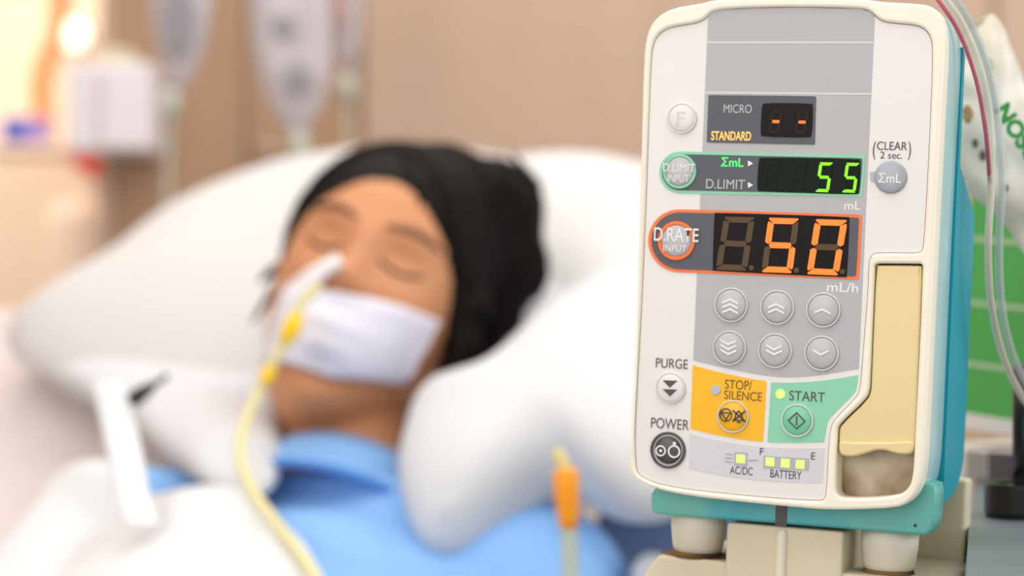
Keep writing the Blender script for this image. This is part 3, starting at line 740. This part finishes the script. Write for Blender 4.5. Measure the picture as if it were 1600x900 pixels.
# ------------------------------------------------------------------ pillows
def pillow(name, outline_px, hp, thick, m, label, amp=.006, seed=1, tilt=None, nscale=9, back=.6):
    ol = [Bp(x, y, hp) for x, y in chaikin(outline_px, 2)]
    bm = pillow_mesh(ol, lambda x, y, h: B(x, y, hp+h), thick, nr=18, amp=amp, nscale=nscale, seed=seed, back=back)
    o = link_bm(name, bm, m, None, True)
    return tag(o, label, 'pillow', 'white pillows under the head')
pillow('pillow', [(2, 528), (40, 490), (150, 420), (220, 362), (300, 312), (400, 276), (540, 250), (700, 240), (840, 262), (920, 252), (1010, 268), (1150, 310), (1240, 400), (1200, 520), (900, 640), (500, 660), (200, 640), (40, 580)],
       .06, .055, M['linen'], 'large white pillow behind the head, spanning the bed', seed=1)
def lobe(bm, outline_px, hp, thick, seed, amp=.005):
    hl = hp if callable(hp) else (lambda s_: hp)
    ol = []
    for x, y in chaikin(outline_px, 2):
        h0 = hl(-.15)
        for _ in range(12): h0 = .5*h0+.5*hl(Bp(x, y, h0)[1])
        ol.append(Bp(x, y, h0))
    b2 = pillow_mesh(ol, lambda x, y, h: B(x, y, hl(y)+h), thick, nr=14, amp=amp, nscale=9, seed=seed)
    me = bpy.data.meshes.new('t'); bmesh.ops.recalc_face_normals(b2, faces=b2.faces); b2.to_mesh(me); b2.free(); bm.from_mesh(me); bpy.data.meshes.remove(me)
bm = bmesh.new()
lobe(bm, [(652, 632), (634, 690), (622, 750), (638, 820), (665, 860), (705, 852), (765, 812), (835, 757), (885, 735), (940, 780), (990, 806), (1060, 800), (1150, 720), (1180, 560), (1120, 440), (1000, 412), (930, 438), (862, 492), (812, 556), (755, 606), (695, 628)], .17, .048, 5, .011)
lobe(bm, [(424, 500), (430, 560), (434, 640), (446, 705), (438, 752), (400, 788), (342, 770), (288, 738), (230, 690), (192, 645), (120, 612), (40, 572), (50, 525), (180, 440), (330, 400), (400, 430)], lambda s_: (.165-.55*max(-.08, min(.25, s_+.17))), .026, 8, .008)
lobe(bm, [(380, 470), (500, 380), (700, 350), (900, 420), (950, 520), (850, 600), (640, 640), (420, 620)], .085, .03, 9)
me = remeshed(bm, .007, 8)
tag(link('pillow', me, M['linen_cool'], None, True), 'soft white pillow whose corners fold forward beside the neck', 'pillow', 'white pillows under the head')

# ------------------------------------------------------------------ the patient
roll, yaw, pitch = math.radians(19), math.radians(10), math.radians(9)
RH = Matrix.Rotation(roll, 3, 'Y')@Matrix.Rotation(-yaw, 3, 'Z')@Matrix.Rotation(-pitch, 3, 'X')
def H(x, y, z): return HC+RH@V((x, y, z))          # head coordinates: x to viewer's right, -y out of the face, z to the crown
HX = [RH@V((1, 0, 0)), RH@V((0, 1, 0)), RH@V((0, 0, 1))]
def gb(p, c, s): return math.exp(-sum(((a-b)/q)**2 for a, b, q in zip(p, c, s)))
def head_bm(bm):
    r = bmesh.ops.create_uvsphere(bm, u_segments=120, v_segments=90, radius=1)
    for v in r['verts']:
        n_ = v.co.copy(); x, y, z = n_
        wd = .077 if z > -.1 else .077-.009*min(1, (-z-.1)/.8)**1.4
        if z < 0:
            k_ = min(1.9, (1-(-z)**3)**.45/max(1e-4, math.sqrt(max(0, 1-z*z)))); x *= k_; y *= k_ if y < 0 else 1
        p = [x*wd, y*.096+.008, z*(.100 if z > 0 else .147)]
        if z < 0:                                   # jaw: bring the back of the skull forward, square the chin
            if y > -.2: p[1] -= .055*(-z)*min(1, y+.2)
            p[1] -= .004*gb(p, (0, -.07, -.12), (.03, .04, .03))
        if y < 0: p[1] += .010*(1-abs(x))**1*0
        f = p
        dy = 0
        dy -= .020*gb(f, (0, -.085, -.022), (.012, .05, .014))         # nose tip
        dy -= .012*gb(f, (0, -.085, .000), (.009, .05, .022))          # bridge
        dy -= .006*gb(f, (.012, -.085, -.026), (.008, .05, .008))+.006*gb(f, (-.012, -.085, -.026), (.008, .05, .008))
        dy -= .006*gb(f, (.03, -.08, .024), (.022, .05, .009))+.006*gb(f, (-.03, -.08, .024), (.022, .05, .009))
        dy += .012*gb(f, (.031, -.08, .004), (.017, .05, .011))+.012*gb(f, (-.031, -.08, .004), (.017, .05, .011))
        dy -= .0075*gb(f, (.031, -.08, .002), (.012, .05, .008))+.0075*gb(f, (-.031, -.08, .002), (.012, .05, .008))
        dy -= .006*gb(f, (.042, -.07, -.024), (.02, .05, .016))+.006*gb(f, (-.042, -.07, -.024), (.02, .05, .016))
        dy -= .008*gb(f, (0, -.08, -.060), (.022, .05, .008))+.007*gb(f, (0, -.08, -.076), (.018, .05, .007))
        dy += .004*gb(f, (0, -.08, -.092), (.02, .05, .007))
        dy -= .014*gb(f, (0, -.075, -.116), (.026, .06, .018))
        p[1] += dy
        v.co = H(*p)
    for s in (-1, 1):                               # ears
        blob_bm(bm, H(.077*s, .012, -.008), (.008, .017, .030), HX, 20, 14)
body = bmesh.new()
head_bm(body)
hb = bmesh.new(); head_bm(hb); bmesh.ops.triangulate(hb, faces=hb.faces); bvh_head = BVHTree.FromBMesh(hb)
NB = B(-.005, -.175, .085)
capsule_bm(body, H(0, .03, -.05), NB, .052, .05, 8)
def torso(bm, g):
    capsule_bm(bm, B(-.155, -.198, .088), B(.165, -.235, .085), .062+g, .062+g, 14)
    capsule_bm(bm, B(-.05, -.185, .10), B(.055, -.185, .10), .05+g, .05+g, 6)
    for (s_, w2, hh, hc) in ((-.29, .175, .095, .085), (-.36, .18, .11, .09), (-.46, .17, .105, .09), (-.56, .155, .10, .09), (-.66, .165, .10, .09)):
        blob_bm(bm, B(.005, s_, hc), (w2+g, .085+g, hh+g), BX)
    for sg in (-1, 1):
        capsule_bm(bm, B(.172*sg, -.24 if sg > 0 else -.205, .083), B(.235*sg, -.47, .075), .056+g, .044+g, 10)
        capsule_bm(bm, B(.235*sg, -.47, .075), B(.20*sg, -.66, .13), .042+g, .033+g, 10)
torso(body, 0)
person = empty('person', B(0, -.5, 0))
tag(person, 'sleeping person with black hair and blue gown lying on the pillows', 'person')
keep(link('body', remeshed(body, .0045, 3), M['skin'], None, True), person)

gm = bmesh.new(); torso(gm, .013)
me = remeshed(gm, .007, 4)
bm = bmesh.new(); bm.from_mesh(me); bpy.data.meshes.remove(me)
bmesh.ops.bisect_plane(bm, geom=bm.verts[:]+bm.edges[:]+bm.faces[:], plane_co=B(0, -.172, .1), plane_no=(T+N*.25).normalized(), clear_outer=True)
bm.normal_update()
for v in bm.verts:
    d = v.co; a_ = .006*noise.noise(d*11)+.004*abs(noise.noise(V((d.dot(e2)*24, d.dot(T)*9, 3.1))))
    v.co = d+v.normal*a_
gown = keep(link_bm('gown', bm, M['gown'], None, True), person)
gown.modifiers.new('s', 'SOLIDIFY').thickness = .002
# collar band round the neck
bmc = bmesh.new(); n = 64; rows = []
for k in range(n):
    a = 2*math.pi*k/n
    rr = []
    for j, (f_, s_) in enumerate(((1.0, -.135), (1.06, -.150), (1.16, -.168), (1.30, -.186), (1.27, -.190), (1.10, -.170), (.96, -.150), (.96, -.138))):
        rr.append(bmc.verts.new(B(-.004+.066*f_*math.cos(a), s_-.016*math.sin(a), .108+.064*f_*math.sin(a))))
    rows.append(rr)
for k in range(n):
    for j in range(8): bmc.faces.new((rows[k][j], rows[(k+1) % n][j], rows[(k+1) % n][(j+1) % 8], rows[k][(j+1) % 8]))
col_ = link_bm('collar', bmc, M['gown'], None, True); col_.parent = gown; col_.matrix_parent_inverse = gown.matrix_world.inverted()
bmc = bmesh.new()
tube_bm(bmc, [B(-.004+.088*math.cos(a), -.190-.018*math.sin(a), .108+.086*math.sin(a)) for a in [2*math.pi*k/48 for k in range(49)]], .0035, 8)
o = link_bm('collar_trim', bmc, M['gown_dark'], None, True); o.parent = gown; o['label'] = 'darker blue neckline trim'

def on_face(x, z, off):
    o_ = H(x, -.3, z); d = (RH@V((0, 1, 0))).normalized()
    hit = bvh_head.ray_cast(o_, d)
    if hit[0] is None or abs(hit[1].dot(d)) < .35:
        q, nn, _, _ = bvh_head.find_nearest(H(x, -.052, z)); return q+nn*off
    return hit[0]-d*off
# closed eyes: lashes and brows
for s in (-1, 1):
    pts = [on_face(s*(.015+.033*t), .002-.005*math.sin(math.pi*t)-.001, .0006) for t in [k/8 for k in range(9)]]
    keep(link_bm('eyelash', tube_bm(bmesh.new(), pts, .0016, 6), M['lash'], None, True), person)
    pts = [on_face(s*(.012+.042*t), .024+.006*math.sin(math.pi*(t*.8+.1)), .0004) for t in [k/8 for k in range(9)]]
    keep(link_bm('eyebrow', tube_bm(bmesh.new(), pts, .002, 6, radii=[.0018+.0018*math.sin(math.pi*k/8) for k in range(9)]), M['brow'], None, True), person)

# hair: a mass over the skull and spread on the pillow, with locks
hm = bmesh.new()
blob_bm(hm, H(0, .027, .018), (.087, .106, .096), HX, 48, 32)
for (px, py, d, r) in ((690, 300, 1.79, 72), (770, 330, 1.79, 78), (795, 420, 1.79, 66), (760, 480, 1.78, 62), (735, 540, 1.765, 40), (620, 290, 1.81, 52), (545, 318, 1.80, 42), (490, 372, 1.79, 28), (455, 420, 1.785, 20), (735, 420, 1.735, 38), (738, 480, 1.72, 36), (726, 540, 1.715, 32), (710, 580, 1.71, 24), (652, 650, 1.70, 24), (640, 690, 1.69, 18)):
    rr = r/FPX*d; blob_bm(hm, at(px, py, d), (rr, rr*.9, rr), seg=28, ring=18)
me = remeshed(hm, .006, 8)
hm = bmesh.new(); hm.from_mesh(me); bpy.data.meshes.remove(me)
bmesh.ops.recalc_face_normals(hm, faces=hm.faces)
bv = BVHTree.FromBMesh(hm)
part_pt = H(-.01, -.03, .13)
for k in range(260):
    a = random.uniform(-2.3, 2.0)
    end = [at(*p) for p in ((705, 565, 1.73), (840, 430, 1.79), (790, 510, 1.78), (735, 570, 1.75), (445, 440, 1.78), (560, 330, 1.79), (845, 380, 1.8), (715, 480, 1.73), (470, 395, 1.77), (520, 335, 1.76), (700, 400, 1.72), (680, 330, 1.73))][k % 12]
    end = end+V((random.uniform(-.02, .02), random.uniform(-.02, .02), random.uniform(-.025, .025)))
    st = H(random.uniform(-.05, .05), random.uniform(-.03, .06), .125)
    pts = []
    for j in range(13):
        t = j/12; p = st.lerp(end, t)+V((0, 0, .02*math.sin(math.pi*t)))
        q, nn, _, _ = bv.find_nearest(p); pts.append(q+nn*.0006)
    tube_bm(hm, pts, .003, 6, radii=[.0012+.0032*math.sin(math.pi*min(1, j/12*.92+.08)) for j in range(13)])
for (a, b, c_) in (((470, 400, 1.77), (430, 450, 1.76), (395, 505, 1.75)), ((480, 390, 1.77), (425, 425, 1.77), (405, 440, 1.77)), ((800, 500, 1.77), (760, 560, 1.75), (700, 600, 1.72)), ((820, 300, 1.8), (840, 290, 1.8), (800, 240, 1.81)), ((650, 620, 1.73), (640, 680, 1.71), (640, 715, 1.69))):
    pts = spline([at(*a), at(*b), at(*c_)], 6); tube_bm(hm, pts, .004, 6, radii=[.006*(1-j/len(pts))+.001 for j in range(len(pts))])
keep(link_bm('hair', hm, M['hair'], None, True), person)

# gauze over the mouth, tape on the nose
def patch(name, fn, nu, nv, off, puff, m, label, cat):
    bm = bmesh.new(); g = []
    for i in range(nu+1):
        row = []
        for j in range(nv+1):
            u, v_ = i/nu, j/nv
            x, z = fn(u, v_)
            p = on_face(max(-.071, min(.071, x)), z, off+puff*(math.sin(math.pi*u)*math.sin(math.pi*v_))**.5+.0015*noise.noise(V((x*60, z*60, 1))))
            row.append(bm.verts.new(p))
        g.append(row)
    for i in range(nu):
        for j in range(nv): bm.faces.new((g[i][j], g[i+1][j], g[i+1][j+1], g[i][j+1]))
    o = link_bm(name, bm, m, None, True)
    s = o.modifiers.new('s', 'SOLIDIFY'); s.thickness = .005; s.offset = 0
    return tag(o, label, cat)
def gz(u, v_):
    x = -.049+u*.118
    top = -.036; bot = -.098+.020*abs(u-.5)
    return x, bot+(top-bot)*v_+.17*x
patch('gauze_pad', gz, 40, 20, .006, .007, M['gauze'], 'white gauze pad across the mouth of the sleeping person', 'gauze')
def tp_(u, v_):
    c0 = V((-.008, -.012)); c1 = V((-.044, -.052)); c = c0.lerp(c1, u); n_ = V((.048, -.038)).normalized()*(.011+.004*u)
    q = c+n_*(v_-.5)*2*.6
    return q.x, q.y
patch('nose_tape', tp_, 20, 8, .004, .002, M['tape'], 'strip of white tape holding the feeding tube to the nose', 'tape')

# feeding tube
ft = empty('feeding_tube', at(380, 700, 1.55)); tag(ft, 'yellowish feeding tube running from the nose down over the blanket', 'tube')
tp0 = [(500, 446, 1.60), (474, 470, 1.60), (461, 494, 1.60), (452, 520, 1.60), (430, 560, 1.60), (405, 610, 1.60), (384, 660, 1.585), (376, 710, 1.56), (394, 765, 1.535), (430, 815, 1.50), (468, 865, 1.46), (500, 915, 1.43), (530, 970, 1.40)]
keep(link_bm('tube', tube_bm(bmesh.new(), spline([at(*p) for p in tp0], 6), .0042, 12), M['ng_tube'], None, True), ft)
keep(link_bm('connector', tube_bm(bmesh.new(), spline([at(467, 490, 1.6), at(455, 514, 1.598), at(444, 535, 1.598)], 4), .0075, 14, radii=[.0046, .005, .0066, .0074, .0074, .007, .006, .0054, .0046]), M['ng_yellow'], None, True), ft)
keep(link_bm('connector', tube_bm(bmesh.new(), spline([at(424, 575, 1.6), at(412, 598, 1.598)], 4), .0052, 14), M['ng_yellow'], None, True), ft)

# blanket
be = [(-260, 800), (-60, 735), (60, 705), (165, 715), (225, 762), (300, 778), (385, 800), (430, 830), (480, 885), (520, 950), (580, 1060), (700, 1300)]
be_b = [Bp(x, y, .19) for x, y in be]
def edge_s(w_):
    for (a, b) in zip(be_b, be_b[1:]):
        if a[0] <= w_ <= b[0]: return a[1]+(b[1]-a[1])*(w_-a[0])/(b[0]-a[0]+1e-9)
    return be_b[0][1] if w_ < be_b[0][0] else be_b[-1][1]
gvm = bmesh.new(); torso(gvm, .02); bmesh.ops.triangulate(gvm, faces=gvm.faces); bvt = BVHTree.FromBMesh(gvm)
def cover_h(w_, s_):
    hit = bvt.ray_cast(B(w_, s_, .6), -N)
    return (.6-hit[3]) if hit[0] is not None else 0.0
bm = bmesh.new(); nu, nv = 70, 50; g = []
Hs = {}
ws = [-.62+.97*i/nu for i in range(nu+1)]
for i, w_ in enumerate(ws):
    es_ = edge_s(w_)
    for j in range(nv+1):
        s_ = es_-(j/nv)**1.2*(es_+1.15)
        Hs[i, j] = [w_, s_, max(.04 if -.56 < w_ < .36 else .02, cover_h(w_, s_) if s_ > -.85 else .12*math.exp(-(w_/.2)**2))]
for it in range(30):
    new = {}
    for (i, j), (w_, s_, h_) in Hs.items():
        nb = [Hs[k][2] for k in ((i-1, j), (i+1, j), (i, j-1), (i, j+1)) if k in Hs]
        new[i, j] = [w_, s_, max(h_, sum(nb)/len(nb)*.97)]
    Hs = new
vv = {}
for (i, j), (w_, s_, h_) in Hs.items():
    rim = .012*math.exp(-j/1.5)
    hh = h_+.016+rim*0+.005*noise.noise(V((w_*10, s_*10, 7)))
    if s_ < -.72:                          # past the hip the bed lies flat
        p = B(w_, -.72, hh)+(-e1)*(-.72-s_)
    else: p = B(w_, s_, hh)
    vv[i, j] = bm.verts.new(p)
for i in range(nu):
    for j in range(nv): bm.faces.new((vv[i, j], vv[i+1, j], vv[i+1, j+1], vv[i, j+1]))
o = link_bm('blanket', bm, M['blanket'], None, True)
s = o.modifiers.new('s', 'SOLIDIFY'); s.thickness = .012; s.offset = 0
tag(o, 'thick white blanket drawn up over the chest at the lower left', 'blanket')

# white tie strap and dark clip at the left of the pillow
bm = bmesh.new(); cpts = spline([at(168, 596, 1.60), at(182, 650, 1.585), (at(196, 715, 1.56)), at(206, 775, 1.54), at(222, 820, 1.52)], 6); rows = []
for p in cpts:
    rows.append([bm.verts.new(p+V((x, y, 0))) for x, y in [(.013*math.cos(2*math.pi*k/12), .005*math.sin(2*math.pi*k/12)) for k in range(12)]])
for a, b in zip(rows, rows[1:]):
    for k in range(12): bm.faces.new((a[k], a[(k+1) % 12], b[(k+1) % 12], b[k]))
bm.faces.new(rows[0][::-1]); bm.faces.new(rows[-1])
tag(link_bm('tie_strap', bm, M['blanket'], None, True), 'white fabric strap hanging over the blanket edge at left', 'strap')
clip = empty('cable_clip', at(230, 610, 1.58)); tag(clip, 'small black clip lying on the pillow left of the neck', 'clip')
keep(link_bm('clip_body', tube_bm(bmesh.new(), spline([at(203, 629, 1.575), at(222, 614, 1.58), at(240, 602, 1.585)], 4), .005, 12, radii=[.003, .0058, .0062, .006, .0056, .005, .0044, .004, .003]), M['black_plastic'], None, True), clip)
keep(link_bm('clip_lever', tube_bm(bmesh.new(), [at(238, 603, 1.584), at(262, 587, 1.59)], .0022, 8), M['black_plastic'], None, True), clip)

# orange connector line in front of the gown
oc = empty('drain_line', at(888, 820, 1.42)); tag(oc, 'milky line with orange funnel connector standing before the blue gown', 'tube')
d0 = 1.46
keep(link_bm('funnel', tube_bm(bmesh.new(), [at(883, 733, d0), at(884, 742, d0), at(886, 780, d0), at(888, 812, d0), at(888.5, 826, d0)], .007, 20, radii=[.0075, .0092, .0084, .0070, .0062]), M['orange_plastic'], None, True), oc)
keep(link_bm('tip', tube_bm(bmesh.new(), spline([at(866, 706, d0), at(876, 716, d0), at(883, 735, d0)], 4), .0046, 12), M['pale_yellow'], None, True), oc)
keep(link_bm('tube', tube_bm(bmesh.new(), spline([at(888, 822, d0), at(890, 860, d0), at(893, 920, d0), at(905, 1010, d0-.01), at(930, 1150, d0-.03)], 6), .0060, 14), M['milky_tube'], None, True), oc)

# ------------------------------------------------------------------ hanging bags, wall box, corridor things
rail = link_bm('ceiling_rail', tube_bm(bmesh.new(), [(-.62, 2.62, 1.78), (.05, 2.62, 1.78)], .008, 12), M['bed_frame'], None, True)
tag(rail, 'thin metal rail above the hanging fluid bags', 'rail')
def iv(outline, d, th, spots, drip, tube_pts, label, hang, pink=False):
    r = empty('fluid_bag', at(*hang, d)); tag(r, label, 'fluid bag', 'fluid bags hanging from the rail')
    keep(link_bm('bag', pillow_mesh(chaikin(outline, 2), lambda x, y, h: at(x, y, d-h), th, nr=10, amp=.003, nscale=25, seed=d), M['iv_bag'], None, True), r)
    for (x, y, rx_, ry_, m) in spots:
        keep(link_bm('print', pillow_mesh([(x+rx_*math.cos(2*math.pi*k/24), y+ry_*math.sin(2*math.pi*k/24)) for k in range(24)], lambda a, b, h: at(a, b, d-th-.004-h), .0006, nr=3), M[m], None, True), r)
    keep(link_bm('drip_chamber', tube_bm(bmesh.new(), [at(drip[0], drip[1], d), at(drip[0]+2, drip[1]+40, d)], .011, 16), M['milky_tube'], None, True), r)
    keep(link_bm('line', tube_bm(bmesh.new(), spline([at(x, y, d) for x, y in tube_pts], 5), .0032, 10), M['milky_tube'], None, True), r)
    top = at(hang[0], hang[1], d)
    keep(link_bm('hook', tube_bm(bmesh.new(), [top, V((top.x, 2.62, 1.772))], .003, 8), M['bed_frame'], None, True), r)
iv([(226, -160), (340, -160), (334, 20), (318, 90), (292, 135), (276, 146), (258, 130), (244, 80), (232, 10)], 2.6, .018, [(280, 30, 24, 60, 'iv_label')], (266, 140), [(268, 180), (264, 230), (262, 300), (250, 420)],
   'fluid bag at left, hanging above the white wall box', (283, -150))
iv([(384, -160), (514, -160), (518, 20), (520, 110), (505, 165), (480, 205), (465, 216), (448, 205), (420, 165), (398, 110), (388, 20)], 2.58, .022, [(443, 42, 18, 20, 'iv_label'), (466, 125, 22, 26, 'iv_label')], (466, 208), [(468, 248), (474, 290), (480, 340)],
   'big fluid bag with printed spots in front of panel seam', (450, -150))
iv([(508, -160), (570, -160), (566, 40), (556, 100), (540, 122), (526, 100), (514, 50)], 2.66, .014, [(532, 10, 14, 36, 'iv_pink')], (540, 118), [(542, 158), (544, 220), (540, 300)],
   'narrow fluid bag partly behind the big hanging bag', (538, -150))
dsc = empty('wall_outlet', at(418, 237, 2.99)); tag(dsc, 'small round outlet on the brown wall panel', 'outlet')
bm = bmesh.new(); lathe_bm(bm, [(0, .012), (.010, .012), (.014, .008), (.015, 0), (0, 0)], 24, Matrix.Translation(at(418, 237, 2.998))@Matrix.Rotation(math.pi/2, 4, 'X')); keep(link_bm('outlet_cover', bm, M['wall_light'], None, True), dsc)
bm = bmesh.new(); lathe_bm(bm, [(0, .0135), (.004, .0135), (.004, .0118), (0, .0118)], 16, Matrix.Translation(at(418, 237, 2.998))@Matrix.Rotation(math.pi/2, 4, 'X')); keep(link_bm('outlet_hole', bm, M['ink'], None, True), dsc)

bx = empty('wall_box', at(175, 240, 2.9)); tag(bx, 'white box on the wall left of the fluid bags', 'box')
a = at(100, 238, 2.9); b = at(236, 96, 2.9)
bmx = Matrix.Translation((b.x, 2.78, 0))@Matrix.Rotation(math.radians(4), 4, 'Y')
keep(link_bm('box_body', box_bm(bmesh.new(), (a.x, 2.91, a.z), (b.x, 2.998, b.z), bev=.008), M['box_white']), bx)
keep(link_bm('box_door', box_bm(bmesh.new(), (at(158, 0, 2.9).x, 2.898, a.z+.004), (b.x-.003, 2.912, b.z-.004), bev=.005), M['box_white']), bx)
pp = empty('paper_stack', at(176, 96, 2.8)); tag(pp, 'small cream papers on top of the white wall box', 'papers')
for k in range(3):
    keep(link_bm('sheet', box_bm(bmesh.new(), (at(146+k*5, 0, 2.9).x, 2.925+k*.02, b.z+.0005), (at(196+k*5, 0, 2.9).x, 2.943+k*.02, b.z+.020-k*.003), bev=.001), M['box_paper']), pp)

dK = 3.7
cab = empty('cabinet', at(60, 440, dK)); tag(cab, 'pale peach cabinet in the bright bay at far left', 'cabinet')
ca = at(-330, 448, dK); cb = at(158, 224, dK)
keep(link_bm('cabinet_body', box_bm(bmesh.new(), (ca.x, dK, .0), (cb.x, 4.199, cb.z-.02), bev=.006), M['cabinet']), cab)
keep(link_bm('cabinet_top', box_bm(bmesh.new(), (ca.x-.01, dK-.015, cb.z-.019), (cb.x+.01, 4.199, cb.z), bev=.005), M['cabinet']), cab)
keep(link_bm('cabinet_door', box_bm(bmesh.new(), (ca.x+.01, dK-.012, .1), ((ca.x+cb.x)/2-.002, dK-.0005, cb.z-.03), bev=.004), M['cabinet']), cab)
keep(link_bm('cabinet_door', box_bm(bmesh.new(), ((ca.x+cb.x)/2+.002, dK-.012, .1), (cb.x-.01, dK-.0005, cb.z-.03), bev=.004), M['cabinet']), cab)
tt = empty('supply_box', at(40, 222, dK+.05)); tag(tt, 'blue and lilac supply box on the cabinet top', 'box')
z0 = cb.z+.0008
def ox(x): return at(x, 0, dK+.05).x
keep(link_bm('box_body', box_bm(bmesh.new(), (ox(6), dK+.02, z0), (ox(76), dK+.10, z0+.046), bev=.004), M['lilac']), tt)
keep(link_bm('label', box_bm(bmesh.new(), (ox(10), dK+.017, z0+.003), (ox(50), dK+.021, z0+.043), bev=.001), M['blue_plastic']), tt)
lamp = empty('wall_lamp', at(118, 56, 4.19)); tag(lamp, 'round glowing lamp on the bright far wall', 'lamp')
keep(link_bm('globe', lathe_bm(bmesh.new(), [(0, .05)]+[(.026*math.sin(t), .026+.024*math.cos(t)) for t in [math.pi*k/10 for k in range(1, 10)]]+[(0, .002)], 24, Matrix.Translation(at(118, 56, 4.18))@Matrix.Rotation(math.pi/2, 4, 'X')), M['lamp_glow'], None, True), lamp)
keep(link_bm('lamp_base', lathe_bm(bmesh.new(), [(0, .004), (.03, .004), (.03, -.02), (0, -.02)], 24, Matrix.Translation(at(118, 56, 4.18))@Matrix.Rotation(math.pi/2, 4, 'X')), M['box_white'], None, True), lamp)
hs = link_bm('hose', tube_bm(bmesh.new(), spline([at(96, -60, 3.9), at(94, 20, 3.9), at(86, 65, 3.88), at(70, 105, 3.86), at(64, 150, 3.84), at(67, 172, 3.82), at(68, 218, 3.80)], 6), .017, 14), M['orange_hose'], None, True)
tag(hs, 'orange hose curving down to the cabinet top', 'hose')
rb = empty('sharps_container', at(140, 330, 3.3)); tag(rb, 'red topped container at the edge of the bright bay', 'container')
dR = 3.3
keep(link_bm('lid', pillow_mesh(chaikin([(108, 256), (122, 234), (155, 230), (176, 246), (178, 315), (164, 302), (148, 280), (128, 268)], 1), lambda x, y, h: at(x, y, dR-h), .02, nr=6), M['red_plastic'], None, True), rb)
keep(link_bm('container_body', lathe_bm(bmesh.new(), [(0, .0), (.055, 0), (.055, 1.30), (.04, 1.33), (0, 1.34)], 28, Matrix.Translation((at(120, 0, dR+.06).x, dR+.06, .0))), M['cabinet'], None, True), rb)

cl = pillow_mesh(chaikin([(984, 905), (990, 880), (1010, 862), (1040, 868), (1090, 890), (1090, 960), (1010, 960)], 2), lambda x, y, h: at(x, y, 1.56-h), .02, nr=8, amp=.004, nscale=20)
tag(link_bm('folded_cloth', cl, M['linen_cool'], None, True), 'white folded cloth beside the blue sleeve, behind the pump', 'cloth')
